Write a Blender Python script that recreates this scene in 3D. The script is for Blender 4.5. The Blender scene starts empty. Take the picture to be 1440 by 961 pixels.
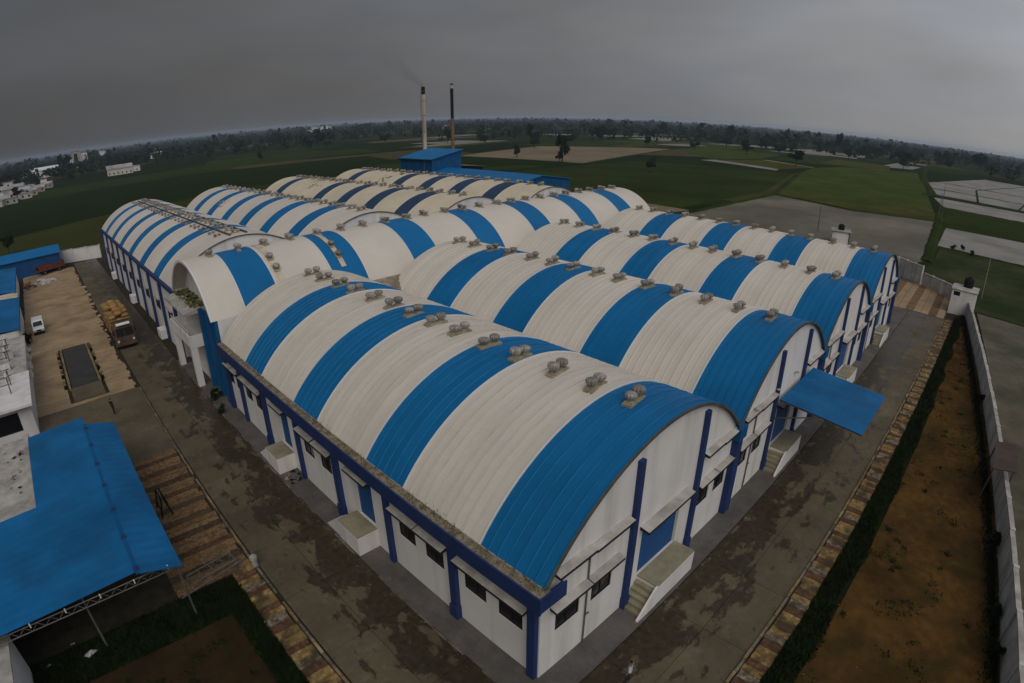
import bpy, bmesh, math, random
from mathutils import Matrix, Vector
from mathutils import noise as mnoise
R_ = math.radians
rnd = random.Random(7)
scene = bpy.context.scene
COL = scene.collection

# ------------------------------------------------------------------ camera
CAM_Z = 25.0
cam_d = bpy.data.cameras.new('camera')
cam = bpy.data.objects.new('camera', cam_d)
COL.objects.link(cam)
PITCH, ROLL, YAW = R_(21.8909), R_(-0.32943), R_(-44.434)
cam.matrix_world = (Matrix.Translation((0, 0, CAM_Z)) @ Matrix.Rotation(YAW, 4, 'Z')
                    @ Matrix.Rotation(math.pi / 2 - PITCH, 4, 'X') @ Matrix.Rotation(ROLL, 4, 'Z'))
cam_d.sensor_width = 36.0
cam_d.sensor_fit = 'HORIZONTAL'
cam_d.clip_start = 0.1
cam_d.clip_end = 60000
cam_d.type = 'PANO'                       # wide action-camera lens with its barrel distortion
F_MM = 816.364 * 36.0 / 1440.0
KD = -0.070023
for holder in (cam_d, getattr(cam_d, 'cycles', None)):
    if holder is None:
        continue
    try:
        holder.panorama_type = 'FISHEYE_LENS_POLYNOMIAL'
        holder.fisheye_fov = math.pi
        holder.fisheye_polynomial_k0 = 0.0
        holder.fisheye_polynomial_k1 = -1.0 / F_MM
        holder.fisheye_polynomial_k2 = 0.0
        holder.fisheye_polynomial_k3 = -KD / F_MM ** 3
        holder.fisheye_polynomial_k4 = 0.0
        break
    except Exception:
        pass
scene.camera = cam

# ------------------------------------------------------------------ world, sun, exposure
SUN_EL, SUN_AZ = 46.0, 216.0              # soft light through cloud, from behind and left of the camera
w = bpy.data.worlds.new('World')
scene.world = w
w.use_nodes = True
nt = w.node_tree
for n in list(nt.nodes):
    nt.nodes.remove(n)
out = nt.nodes.new('ShaderNodeOutputWorld')
bg = nt.nodes.new('ShaderNodeBackground')
sky = nt.nodes.new('ShaderNodeTexSky')
sky.sky_type = 'NISHITA'
sky.sun_disc = False
sky.sun_elevation = R_(SUN_EL)
sky.sun_rotation = R_(SUN_AZ)
sky.air_density = 1.6
sky.dust_density = 6.0
tc = nt.nodes.new('ShaderNodeTexCoord')
# cloud deck: soft large scale mottling of a grey overcast, brighter towards +x (where the cloud is thinner)
mp = nt.nodes.new('ShaderNodeMapping')
mp.inputs['Scale'].default_value = (1.0, 1.0, 3.6)
mp.inputs['Location'].default_value = (3.7, 1.3, 0.4)
nz = nt.nodes.new('ShaderNodeTexNoise')
nz.inputs['Scale'].default_value = 2.6
nz.inputs['Detail'].default_value = 3.0
nz.inputs['Roughness'].default_value = 0.5
nt.links.new(tc.outputs['Generated'], mp.inputs['Vector'])
nt.links.new(mp.outputs['Vector'], nz.inputs['Vector'])
sep = nt.nodes.new('ShaderNodeSeparateXYZ')
nt.links.new(tc.outputs['Generated'], sep.inputs[0])
def mth(tree, op, a, b=None, c=None, clamp=False):
    n = tree.nodes.new('ShaderNodeMath')
    n.operation = op
    n.use_clamp = clamp
    for i, v in enumerate((a, b, c)):
        if v is None:
            continue
        if isinstance(v, (int, float)):
            n.inputs[i].default_value = v
        else:
            tree.links.new(v, n.inputs[i])
    return n.outputs[0]
# the cloud thins out steadily from the left of the view round to the right, and a little towards the zenith
tt = mth(nt, 'SUBTRACT', sep.outputs['X'], sep.outputs['Y'])
tt = mth(nt, 'MULTIPLY_ADD', mth(nt, 'MULTIPLY', tt, tt), 0.16, tt)
br = mth(nt, 'POWER', 2.0, tt)
br = mth(nt, 'MULTIPLY', br, mth(nt, 'MULTIPLY_ADD', mth(nt, 'MAXIMUM', sep.outputs['Z'], 0.0), 1.0, 1.0))
br = mth(nt, 'MULTIPLY', br, mth(nt, 'MULTIPLY_ADD', nz.outputs['Fac'], 0.62, 0.69))
cr = nt.nodes.new('ShaderNodeValToRGB')
cr.color_ramp.elements[0].position = 0.02
cr.color_ramp.elements[0].color = (1.57, 1.55, 1.55, 1)
cr.color_ramp.elements[1].position = 0.45
cr.color_ramp.elements[1].color = (1.35, 1.49, 1.76, 1)
# cloud colour wanders between warm and cool greys
nz2 = nt.nodes.new('ShaderNodeTexNoise')
nz2.inputs['Scale'].default_value = 2.1
nz2.inputs['Detail'].default_value = 2.0
nt.links.new(mp.outputs['Vector'], nz2.inputs['Vector'])
nt.links.new(mth(nt, 'ADD', sep.outputs['Z'], mth(nt, 'MULTIPLY_ADD', nz2.outputs['Fac'], 0.7, -0.33)), cr.inputs['Fac'])
cm = nt.nodes.new('ShaderNodeVectorMath')
cm.operation = 'SCALE'
nt.links.new(cr.outputs[0], cm.inputs[0])
nt.links.new(br, cm.inputs['Scale'])
mixw = nt.nodes.new('ShaderNodeMix')
mixw.data_type = 'RGBA'
mixw.inputs['Factor'].default_value = 0.97
nt.links.new(sky.outputs[0], mixw.inputs['A'])
nt.links.new(cm.outputs[0], mixw.inputs['B'])
nt.links.new(mixw.outputs['Result'], bg.inputs['Color'])
bg.inputs['Strength'].default_value = 0.085
nt.links.new(bg.outputs[0], out.inputs[0])

sun_d = bpy.data.lights.new('sun', 'SUN')
sun_d.energy = 1.35
sun_d.angle = R_(50)
sun_d.color = (1.0, 0.94, 0.86)
sun = bpy.data.objects.new('sun', sun_d)
COL.objects.link(sun)
_a = R_(SUN_AZ)
_d = Vector((math.sin(_a) * math.cos(R_(SUN_EL)), math.cos(_a) * math.cos(R_(SUN_EL)), math.sin(R_(SUN_EL))))
sun.rotation_euler = _d.to_track_quat('Z', 'Y').to_euler()
sun.location = (0, -60, 120)

scene.view_settings.view_transform = 'Standard'
scene.view_settings.look = 'None'
scene.view_settings.exposure = 0.0
scene.view_settings.gamma = 1.0
scene.view_settings.use_curve_mapping = False
scene.render.engine = 'CYCLES'
scene.cycles.use_denoising = True
scene.cycles.max_bounces = 6
scene.cycles.diffuse_bounces = 3
scene.cycles.volume_bounces = 0

# ------------------------------------------------------------------ materials
MATS = {}
def material(name, col, rough=0.7, var=0.25, scale=0.6, col2=None, fine=0.0, fscale=12.0, bump=0.0, bscale=8.0,
             metal=0.0, spec=0.12, thresh=None, stretch=(1, 1, 1), rvar=0.0, objvar=0.0, detail=6.0, cells=0.0, csize=0.22):
    """procedural surface in world metres: broad noise between two tones + fine grain + relief"""
    m = bpy.data.materials.new(name)
    m.use_nodes = True
    t = m.node_tree
    b = t.nodes['Principled BSDF']
    geo = t.nodes.new('ShaderNodeNewGeometry')
    mp = t.nodes.new('ShaderNodeMapping')
    mp.inputs['Scale'].default_value = stretch
    t.links.new(geo.outputs['Position'], mp.inputs['Vector'])
    n1 = t.nodes.new('ShaderNodeTexNoise')
    n1.inputs['Scale'].default_value = scale
    n1.inputs['Detail'].default_value = detail
    n1.inputs['Roughness'].default_value = 0.6
    t.links.new(mp.outputs[0], n1.inputs['Vector'])
    rp = t.nodes.new('ShaderNodeValToRGB')
    c2 = col2 if col2 else tuple(max(0, c * (1 - var)) for c in col)
    c1 = col if col2 else tuple(min(1, c * (1 + var * 0.6)) for c in col)
    lo, hi = thresh if thresh else (0.32, 0.68)
    rp.color_ramp.elements[0].position = lo
    rp.color_ramp.elements[1].position = hi
    rp.color_ramp.elements[0].color = (*c2, 1)
    rp.color_ramp.elements[1].color = (*c1, 1)
    t.links.new(n1.outputs['Fac'], rp.inputs['Fac'])
    colr = rp.outputs[0]
    if fine > 0:
        n2 = t.nodes.new('ShaderNodeTexNoise')
        n2.inputs['Scale'].default_value = fscale
        n2.inputs['Detail'].default_value = 5.0
        t.links.new(mp.outputs[0], n2.inputs['Vector'])
        f = mth(t, 'MULTIPLY_ADD', n2.outputs['Fac'], 2 * fine, 1 - fine)
        mx = t.nodes.new('ShaderNodeMix'); mx.data_type = 'RGBA'; mx.blend_type = 'MULTIPLY'
        mx.inputs['Factor'].default_value = 1.0
        t.links.new(colr, mx.inputs['A'])
        t.links.new(f, mx.inputs['B'])
        colr = mx.outputs['Result']
    if objvar > 0:
        oi = t.nodes.new('ShaderNodeObjectInfo')
        f = mth(t, 'MULTIPLY_ADD', oi.outputs['Random'], 2 * objvar, 1 - objvar)
        mx = t.nodes.new('ShaderNodeMix'); mx.data_type = 'RGBA'; mx.blend_type = 'MULTIPLY'
        mx.inputs['Factor'].default_value = 1.0
        t.links.new(colr, mx.inputs['A'])
        t.links.new(f, mx.inputs['B'])
        colr = mx.outputs['Result']
    if cells > 0:
        vo = t.nodes.new('ShaderNodeTexVoronoi')
        vo.distance = 'CHEBYCHEV'
        vo.inputs['Scale'].default_value = 1.0 / csize
        vo.inputs['Randomness'].default_value = 0.35
        t.links.new(geo.outputs['Position'], vo.inputs['Vector'])
        sc_ = t.nodes.new('ShaderNodeSeparateColor')
        t.links.new(vo.outputs['Color'], sc_.inputs[0])
        f = mth(t, 'MULTIPLY_ADD', sc_.outputs[0], 2 * cells, 1 - cells)
        jt = t.nodes.new('ShaderNodeMapRange')
        jt.inputs['From Min'].default_value = 0.34; jt.inputs['From Max'].default_value = 0.47
        jt.inputs['To Min'].default_value = 1.0; jt.inputs['To Max'].default_value = 0.72
        t.links.new(vo.outputs['Distance'], jt.inputs['Value'])
        f = mth(t, 'MULTIPLY', f, jt.outputs[0])
        mx = t.nodes.new('ShaderNodeMix'); mx.data_type = 'RGBA'; mx.blend_type = 'MULTIPLY'
        mx.inputs['Factor'].default_value = 1.0
        t.links.new(colr, mx.inputs['A'])
        t.links.new(f, mx.inputs['B'])
        colr = mx.outputs['Result']
    t.links.new(colr, b.inputs['Base Color'])
    b.inputs['Roughness'].default_value = rough
    if rvar > 0:
        rr = mth(t, 'MULTIPLY_ADD', n1.outputs['Fac'], 2 * rvar, rough - rvar, clamp=True)
        t.links.new(rr, b.inputs['Roughness'])
    b.inputs['Metallic'].default_value = metal
    b.inputs['Specular IOR Level'].default_value = spec
    if bump > 0:
        n3 = t.nodes.new('ShaderNodeTexNoise')
        n3.inputs['Scale'].default_value = bscale
        n3.inputs['Detail'].default_value = 4.0
        t.links.new(mp.outputs[0], n3.inputs['Vector'])
        bp = t.nodes.new('ShaderNodeBump')
        bp.inputs['Strength'].default_value = 0.6
        bp.inputs['Distance'].default_value = bump
        t.links.new(n3.outputs['Fac'], bp.inputs['Height'])
        t.links.new(bp.outputs[0], b.inputs['Normal'])
    MATS[name] = m
    return m

def streak(m, amount=0.35, colour=(0.16, 0.13, 0.10), sc=0.9, zscale=0.12, lo=0.52, hi=0.78, st=None, det=7):
    """rain streaks and grime: noise stretched down the wall, over the base colour"""
    t = m.node_tree
    b = t.nodes['Principled BSDF']
    src = b.inputs['Base Color'].links[0].from_socket
    geo = t.nodes.new('ShaderNodeNewGeometry')
    mp = t.nodes.new('ShaderNodeMapping')
    mp.inputs['Scale'].default_value = st if st else (1, 1, zscale)
    t.links.new(geo.outputs['Position'], mp.inputs['Vector'])
    n = t.nodes.new('ShaderNodeTexNoise')
    n.inputs['Scale'].default_value = sc
    n.inputs['Detail'].default_value = det
    t.links.new(mp.outputs[0], n.inputs['Vector'])
    mr = t.nodes.new('ShaderNodeMapRange')
    mr.inputs['From Min'].default_value = lo
    mr.inputs['From Max'].default_value = hi
    mr.inputs['To Max'].default_value = amount
    t.links.new(n.outputs['Fac'], mr.inputs['Value'])
    mx = t.nodes.new('ShaderNodeMix'); mx.data_type = 'RGBA'
    t.links.new(mr.outputs[0], mx.inputs['Factor'])
    t.links.new(src, mx.inputs['A'])
    mx.inputs['B'].default_value = (*colour, 1)
    t.links.new(mx.outputs['Result'], b.inputs['Base Color'])
    return m

M_roofw = material('roof_cream_sheet', (0.585, 0.53, 0.46), 0.55, 0.07, 0.16, fine=0.035, fscale=1.4, objvar=0.05, detail=4)
M_roofw_cross = material('roof_cream_sheet_cross', (0.585, 0.53, 0.46), 0.55, 0.07, 0.16, fine=0.035, fscale=1.4, detail=4)
M_roofw = streak(M_roofw, 0.10, (0.36, 0.30, 0.23), 0.8, 1, 0.50, 0.80, (0.08, 1.0, 0.08), 2)
M_roofy = material('roof_yellowed_sheet', (0.58, 0.505, 0.375), 0.6, 0.12, 0.16, fine=0.06, fscale=1.0, detail=4)
M_seam = material('roof_seam_cream', (0.50, 0.455, 0.39), 0.7, 0.15, 0.8)  # rib sides darkened by colour, as soft light gives them little contrast
M_seamb = material('roof_seam_blue', (0.016, 0.155, 0.35), 0.6, 0.2, 0.8)
M_roofb = material('roof_blue_sheet', (0.0065, 0.125, 0.305), 0.5, 0.12, 0.18, fine=0.05, fscale=1.4, objvar=0.07, detail=4)
M_shedb = streak(material('shed_blue_sheet', (0.0075, 0.115, 0.285), 0.5, 0.30, 0.22, fine=0.10, fscale=1.2, objvar=0.05, detail=4), 0.55, (0.010, 0.070, 0.165), 0.35, 1.0, 0.47, 0.68)
M_roofn = material('roof_navy_sheet', (0.026, 0.054, 0.105), 0.55, 0.18, 0.25, fine=0.1, fscale=1.2)
M_rooft = material('roof_stained_sheet', (0.52, 0.45, 0.34), 0.6, 0.3, 0.8, fine=0.15, fscale=4)
M_rust = material('rusty_rubble', (0.26, 0.20, 0.15), 0.9, 0.5, 1.6, fine=0.3, fscale=9, bump=0.06, bscale=5)
M_white = streak(material('white_wall_paint', (0.665, 0.64, 0.615), 0.75, 0.07, 0.4, fine=0.04, fscale=5), 0.5, (0.27, 0.24, 0.20), 0.9, 0.10, 0.50, 0.80)
M_trim = material('white_trim', (0.64, 0.64, 0.63), 0.6, 0.05, 1.0)
M_navy = streak(material('navy_paint', (0.020, 0.040, 0.125), 0.55, 0.2, 0.8, fine=0.1), 0.3, (0.05, 0.05, 0.07), 0.9, 0.15)
M_bluew = streak(material('blue_wall_paint', (0.006, 0.080, 0.205), 0.6, 0.2, 0.6, fine=0.08), 0.3, (0.04, 0.07, 0.14), 0.8, 0.15)
M_shutter = material('blue_shutter', (0.014, 0.068, 0.19), 0.45, 0.15, 0.8, fine=0.08)
M_conc = streak(material('weathered_concrete', (0.40, 0.375, 0.34), 0.85, 0.3, 0.9, fine=0.2, fscale=7, bump=0.01), 0.5, (0.12, 0.10, 0.08), 0.7, 0.6, 0.48, 0.75)
M_plat = material('platform_screed', (0.27, 0.245, 0.165), 0.85, 0.25, 0.9, fine=0.15, fscale=6, bump=0.008)
M_debris = material('gutter_debris', (0.23, 0.19, 0.13), 0.95, 0.55, 2.2, fine=0.45, fscale=11, bump=0.05, bscale=9)
M_moss = material('moss', (0.10, 0.105, 0.035), 0.95, 0.5, 2.0, fine=0.4, fscale=8, bump=0.05)
M_glass = material('dark_glass', (0.012, 0.012, 0.014), 0.12, 0.2, 0.6, spec=0.5)
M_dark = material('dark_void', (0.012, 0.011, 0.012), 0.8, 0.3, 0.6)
M_frame = material('window_frame', (0.022, 0.022, 0.026), 0.5, 0.2, 1)
M_galv = material('galvanised_steel', (0.33, 0.30, 0.26), 0.5, 0.4, 3.0, objvar=0.3, metal=0.4, fine=0.15)
M_ventbase = material('stained_vent_base', (0.33, 0.285, 0.20), 0.7, 0.35, 1.5, fine=0.25)
M_steel = material('grey_steel', (0.13, 0.12, 0.11), 0.6, 0.3, 1.5, metal=0.3, fine=0.2)
M_verge = material('verge_trim', (0.085, 0.085, 0.07), 0.8, 0.35, 1.2)
M_black = material('black_rubber', (0.012, 0.012, 0.012), 0.75, 0.2, 2)
M_chimc = streak(material('chimney_cream', (0.50, 0.46, 0.37), 0.7, 0.2, 0.4, fine=0.15), 0.6, (0.17, 0.10, 0.06), 0.8, 0.1, 0.45, 0.7)
M_chimk = material('chimney_soot', (0.018, 0.016, 0.016), 0.85, 0.4, 0.8)
M_chimr = material('chimney_rust', (0.22, 0.12, 0.06), 0.8, 0.35, 0.8, fine=0.2)

def road_material(name, axis, edge, reach):
    """concrete slabs with damp, muddy stains that gather along the building side"""
    m = material(name, (0.108, 0.087, 0.053), 0.62, 0.30, 0.22, fine=0.22, fscale=2.5, bump=0.008, bscale=5, objvar=0.06)
    t = m.node_tree
    b = t.nodes['Principled BSDF']
    src = b.inputs['Base Color'].links[0].from_socket
    geo = t.nodes.new('ShaderNodeNewGeometry')
    sp = t.nodes.new('ShaderNodeSeparateXYZ')
    t.links.new(geo.outputs['Position'], sp.inputs[0])
    n = t.nodes.new('ShaderNodeTexNoise')
    n.inputs['Scale'].default_value = 0.75
    n.inputs['Detail'].default_value = 9
    n.inputs['Roughness'].default_value = 0.68
    n.inputs['Distortion'].default_value = 0.15
    mps = t.nodes.new('ShaderNodeMapping')
    mps.inputs['Scale'].default_value = (1, 0.5, 1) if axis == 'X' else (0.5, 1, 1)
    t.links.new(geo.outputs['Position'], mps.inputs['Vector'])
    t.links.new(mps.outputs[0], n.inputs['Vector'])
    d = mth(t, 'DIVIDE', mth(t, 'SUBTRACT', edge, sp.outputs[axis]), reach)       # 0 at the apron, 1 far away
    k = mth(t, 'MINIMUM', mth(t, 'ABSOLUTE', d), 2.0)
    k = mth(t, 'MULTIPLY_ADD', k, -0.17, n.outputs['Fac'])
    mr = t.nodes.new('ShaderNodeMapRange')
    mr.inputs['From Min'].default_value = 0.385
    mr.inputs['From Max'].default_value = 0.425
    t.links.new(k, mr.inputs['Value'])
    n2 = t.nodes.new('ShaderNodeTexNoise')
    n2.inputs['Scale'].default_value = 2.6
    n2.inputs['Detail'].default_value = 6
    t.links.new(geo.outputs['Position'], n2.inputs['Vector'])
    fac = mth(t, 'MULTIPLY', mr.outputs[0], mth(t, 'MULTIPLY_ADD', n2.outputs['Fac'], 0.8, 0.36), clamp=True)
    n4 = t.nodes.new('ShaderNodeTexNoise')
    n4.inputs['Scale'].default_value = 0.55
    n4.inputs['Detail'].default_value = 8
    n4.inputs['Roughness'].default_value = 0.7
    mp4 = t.nodes.new('ShaderNodeMapping')
    mp4.inputs['Location'].default_value = (31, 17, 5)
    t.links.new(geo.outputs['Position'], mp4.inputs['Vector'])
    t.links.new(mp4.outputs[0], n4.inputs['Vector'])
    pw = t.nodes.new('ShaderNodeMapRange')
    pw.inputs['From Min'].default_value = 0.57
    pw.inputs['From Max'].default_value = 0.66
    pw.inputs['To Max'].default_value = 0.55
    t.links.new(n4.outputs['Fac'], pw.inputs['Value'])
    mp_ = t.nodes.new('ShaderNodeMix'); mp_.data_type = 'RGBA'
    t.links.new(pw.outputs[0], mp_.inputs['Factor'])
    t.links.new(src, mp_.inputs['A'])
    mp_.inputs['B'].default_value = (0.165, 0.145, 0.105, 1)
    src = mp_.outputs['Result']
    mx = t.nodes.new('ShaderNodeMix'); mx.data_type = 'RGBA'
    t.links.new(fac, mx.inputs['Factor'])
    t.links.new(src, mx.inputs['A'])
    mx.inputs['B'].default_value = (0.026, 0.019, 0.011, 1)
    t.links.new(mx.outputs['Result'], b.inputs['Base Color'])
    t.links.new(mth(t, 'MULTIPLY_ADD', mr.outputs[0], -0.42, 0.70), b.inputs['Roughness'])
    b.inputs['Specular IOR Level'].default_value = 0.14
    return m
M_roadL = road_material('concrete_road_side', 'X', 11.2, 3.2)
M_roadF = road_material('concrete_road_front', 'Y', 9.6, 3.4)
M_apron = material('dark_apron', (0.105, 0.094, 0.086), 0.8, 0.3, 0.5, fine=0.25, fscale=5, bump=0.006)
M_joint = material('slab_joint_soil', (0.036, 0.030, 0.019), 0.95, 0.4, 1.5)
M_yard = material('tan_pavers', (0.325, 0.232, 0.135), 0.85, 0.22, 0.3, fine=0.16, fscale=2.2, bump=0.012, bscale=7, objvar=0.06)
M_yard2 = material('brown_pavers', (0.215, 0.130, 0.060), 0.85, 0.3, 0.5, fine=0.25, fscale=5, bump=0.012, bscale=7, objvar=0.12, cells=0.3)
M_yard3 = material('gap_shade_pavers', (0.095, 0.057, 0.030), 0.85, 0.3, 0.5, fine=0.25, fscale=5, bump=0.012, bscale=7, objvar=0.12, cells=0.3)  # dark rows paint in the shade and soil of gaps between rows
M_pavy = material('yellow_pavers', (0.270, 0.180, 0.070), 0.85, 0.4, 1.2, fine=0.35, fscale=9, bump=0.01, objvar=0.15, cells=0.22)
M_pavr = material('red_pavers', (0.125, 0.066, 0.038), 0.85, 0.4, 1.2, fine=0.35, fscale=9, bump=0.01, objvar=0.15, cells=0.25)
M_pavg = material('grey_speckled_pavers', (0.235, 0.190, 0.135), 0.85, 0.5, 6.0, fine=0.4, fscale=11, bump=0.01, objvar=0.15, cells=0.35)
for _m in (M_pavy, M_pavr, M_pavg):
    streak(_m, 0.85, (0.050, 0.036, 0.020), 0.9, 1.0, 0.49, 0.62)
for _m in (M_yard2, M_yard3):
    streak(_m, 0.6, (0.060, 0.042, 0.024), 0.5, 1.0, 0.48, 0.66)
streak(M_yard, 0.5, (0.115, 0.082, 0.048), 0.22, 1.0, 0.50, 0.68)
M_kerb = material('kerb_faded_yellow', (0.215, 0.160, 0.082), 0.8, 0.5, 0.9, fine=0.3, objvar=0.25)
M_edge = material('dirty_kerb_concrete', (0.135, 0.118, 0.088), 0.9, 0.5, 1.3, fine=0.35, fscale=5, objvar=0.3)
M_dirt = streak(material('orange_dirt', (0.098, 0.053, 0.015), 0.95, 0.4, 0.20, col2=(0.044, 0.026, 0.010), fine=0.4, fscale=1.6, bump=0.06, bscale=2.0, thresh=(0.36, 0.62), spec=0.0), 0.7, (0.036, 0.028, 0.010), 0.33, 1.0, 0.5, 0.66)
M_dirtL = material('brown_dirt', (0.042, 0.026, 0.011), 0.95, 0.4, 0.3, col2=(0.020, 0.014, 0.007), fine=0.3, fscale=2, bump=0.05, bscale=2, spec=0.0)  # brown soil, darkened further for lens falloff at the lower left
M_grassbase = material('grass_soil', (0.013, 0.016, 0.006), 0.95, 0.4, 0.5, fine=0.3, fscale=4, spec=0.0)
M_grass = material('grass_blades', (0.016, 0.025, 0.008), 0.8, 0.4, 0.6, fine=0.3, fscale=3, spec=0.0)  # green lowered as well to carry the lens darkening at lower left
M_leaf = material('leaf_dark', (0.020, 0.030, 0.012), 0.75, 0.4, 0.5, objvar=0.25, spec=0.0)
M_leaf2 = material('leaf_mid', (0.030, 0.040, 0.014), 0.75, 0.4, 0.5, objvar=0.25, spec=0.0)
M_bark = material('bark', (0.06, 0.045, 0.03), 0.9, 0.4, 3, fine=0.3)
M_mud = material('muddy_field', (0.172, 0.148, 0.100), 0.55, 0.22, 0.05, col2=(0.115, 0.100, 0.066), fine=0.3, fscale=0.25, bump=0.04, bscale=0.8, spec=0.08)
M_water = material('flooded_paddy', (0.235, 0.205, 0.165), 0.45, 0.2, 0.04, col2=(0.180, 0.160, 0.128), fine=0.1, fscale=0.3, spec=0.2)
M_mud = streak(M_mud, 0.8, (0.072, 0.064, 0.036), 0.04, 1.0, 0.42, 0.60)
M_water = streak(M_water, 0.7, (0.085, 0.078, 0.050), 0.06, 1.0, 0.46, 0.62)
M_tan = material('dry_tan_field', (0.215, 0.165, 0.115), 0.95, 0.25, 0.02, col2=(0.15, 0.12, 0.075), fine=0.2, fscale=0.2, spec=0.0)
M_green1 = material('green_crop', (0.036, 0.048, 0.010), 0.95, 0.3, 0.03, col2=(0.020, 0.030, 0.008), fine=0.25, fscale=0.35, bump=0.15, bscale=0.6, spec=0.0)
M_green2 = material('bright_crop', (0.066, 0.082, 0.016), 0.95, 0.3, 0.05, col2=(0.036, 0.048, 0.011), fine=0.25, fscale=0.3, bump=0.15, bscale=0.6, spec=0.0)
M_yel = material('yellow_green_crop', (0.088, 0.078, 0.018), 0.95, 0.4, 0.10, col2=(0.036, 0.046, 0.012), fine=0.25, fscale=0.4, bump=0.1, bscale=0.6, spec=0.0)
M_mudw = streak(material('trampled_mud', (0.125, 0.106, 0.070), 0.7, 0.3, 0.25, col2=(0.070, 0.060, 0.036), fine=0.3, fscale=1.2, bump=0.06, bscale=1.5), 0.6, (0.030, 0.036, 0.014), 0.12, 1.0, 0.47, 0.62)
M_past = material('pasture', (0.026, 0.038, 0.013), 0.95, 0.3, 0.05, col2=(0.070, 0.068, 0.038), fine=0.3, fscale=0.5, thresh=(0.30, 0.55), bump=0.1, bscale=0.8, spec=0.0)
M_lwall = streak(material('boundary_whitewash', (0.52, 0.50, 0.47), 0.85, 0.25, 0.7, fine=0.2, fscale=4), 0.45, (0.09, 0.08, 0.06), 0.8, 0.3, 0.46, 0.72)
M_red = material('red_paint', (0.19, 0.04, 0.025), 0.55, 0.35, 1.0, fine=0.2)
M_tarp = material('tan_sack_load', (0.290, 0.172, 0.066), 0.85, 0.4, 0.9, fine=0.25, fscale=5, bump=0.03, bscale=4)
M_cab = material('brown_truck_paint', (0.105, 0.062, 0.036), 0.5, 0.4, 1.2, fine=0.2)
M_vwhite = material('van_white', (0.66, 0.66, 0.65), 0.25, 0.05, 1.0, spec=0.5)
M_lamp = material('headlamp_glass', (0.55, 0.55, 0.52), 0.15, 0.1, 1)
M_deck = material('steel_deck', (0.055, 0.050, 0.048), 0.45, 0.25, 0.7, metal=0.2, fine=0.2, rvar=0.1)
M_house = [material('house_wall_a', (0.40, 0.37, 0.34), 0.85, 0.3, 0.1), material('house_wall_b', (0.50, 0.46, 0.40), 0.85, 0.3, 0.1),
           material('house_wall_c', (0.34, 0.25, 0.22), 0.85, 0.3, 0.1), material('house_wall_d', (0.62, 0.60, 0.58), 0.85, 0.2, 0.1)]
M_hroof = material('house_roof', (0.33, 0.31, 0.30), 0.85, 0.4, 0.12)
M_skin = material('skin', (0.20, 0.11, 0.07), 0.6, 0.1, 5)
M_shirt = material('pale_blue_shirt', (0.46, 0.50, 0.58), 0.85, 0.2, 6)
M_trous = material('dark_trousers', (0.03, 0.03, 0.04), 0.85, 0.3, 6)
M_hair = material('black_hair', (0.01, 0.009, 0.008), 0.6, 0.2, 8)
M_darkcl = material('dark_clothes', (0.028, 0.022, 0.022), 0.85, 0.3, 6)
M_sack = material('white_bundles', (0.46, 0.43, 0.44), 0.8, 0.3, 1.0, fine=0.2)
M_brownpl = material('brown_sheet', (0.085, 0.058, 0.045), 0.7, 0.3, 0.8)

# open country: parcels of crops, all one ground sheet
def ground_material():
    m = bpy.data.materials.new('open_country')
    m.use_nodes = True
    t = m.node_tree
    b = t.nodes['Principled BSDF']
    geo = t.nodes.new('ShaderNodeNewGeometry')
    mp = t.nodes.new('ShaderNodeMapping')
    mp.inputs['Rotation'].default_value = (0, 0, R_(9))
    mp.inputs['Scale'].default_value = (1 / 150.0, 1 / 85.0, 0)
    t.links.new(geo.outputs['Position'], mp.inputs['Vector'])
    vo = t.nodes.new('ShaderNodeTexVoronoi')
    vo.distance = 'CHEBYCHEV'
    vo.inputs['Scale'].default_value = 1.0
    vo.inputs['Randomness'].default_value = 0.75
    t.links.new(mp.outputs[0], vo.inputs['Vector'])
    sp = t.nodes.new('ShaderNodeSeparateColor')
    t.links.new(vo.outputs['Color'], sp.inputs[0])
    rp = t.nodes.new('ShaderNodeValToRGB')
    e = rp.color_ramp.elements
    e[0].position = 0.0; e[0].color = (0.013, 0.020, 0.007, 1)
    e[1].position = 1.0; e[1].color = (0.10, 0.078, 0.042, 1)
    for p, c in ((0.30, (0.018, 0.028, 0.007, 1)), (0.55, (0.015, 0.024, 0.007, 1)), (0.74, (0.030, 0.041, 0.010, 1)), (0.88, (0.040, 0.044, 0.012, 1)), (0.95, (0.062, 0.056, 0.024, 1))):
        x = e.new(p); x.color = c
    t.links.new(sp.outputs[0], rp.inputs['Fac'])
    n = t.nodes.new('ShaderNodeTexNoise')
    n.inputs['Scale'].default_value = 0.035
    n.inputs['Detail'].default_value = 8
    n.inputs['Roughness'].default_value = 0.65
    t.links.new(geo.outputs['Position'], n.inputs['Vector'])
    f = mth(t, 'MULTIPLY_ADD', n.outputs['Fac'], 0.9, 0.55)
    mx = t.nodes.new('ShaderNodeMix'); mx.data_type = 'RGBA'; mx.blend_type = 'MULTIPLY'
    mx.inputs['Factor'].default_value = 1.0
    t.links.new(rp.outputs[0], mx.inputs['A'])
    t.links.new(f, mx.inputs['B'])
    t.links.new(mx.outputs['Result'], b.inputs['Base Color'])
    b.inputs['Roughness'].default_value = 0.95
    b.inputs['Specular IOR Level'].default_value = 0.0
    n3 = t.nodes.new('ShaderNodeTexNoise')
    n3.inputs['Scale'].default_value = 0.7
    n3.inputs['Detail'].default_value = 4
    t.links.new(geo.outputs['Position'], n3.inputs['Vector'])
    bp = t.nodes.new('ShaderNodeBump')
    bp.inputs['Distance'].default_value = 0.25
    t.links.new(n3.outputs['Fac'], bp.inputs['Height'])
    t.links.new(bp.outputs[0], b.inputs['Normal'])
    return m
M_ground = ground_material()

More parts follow.
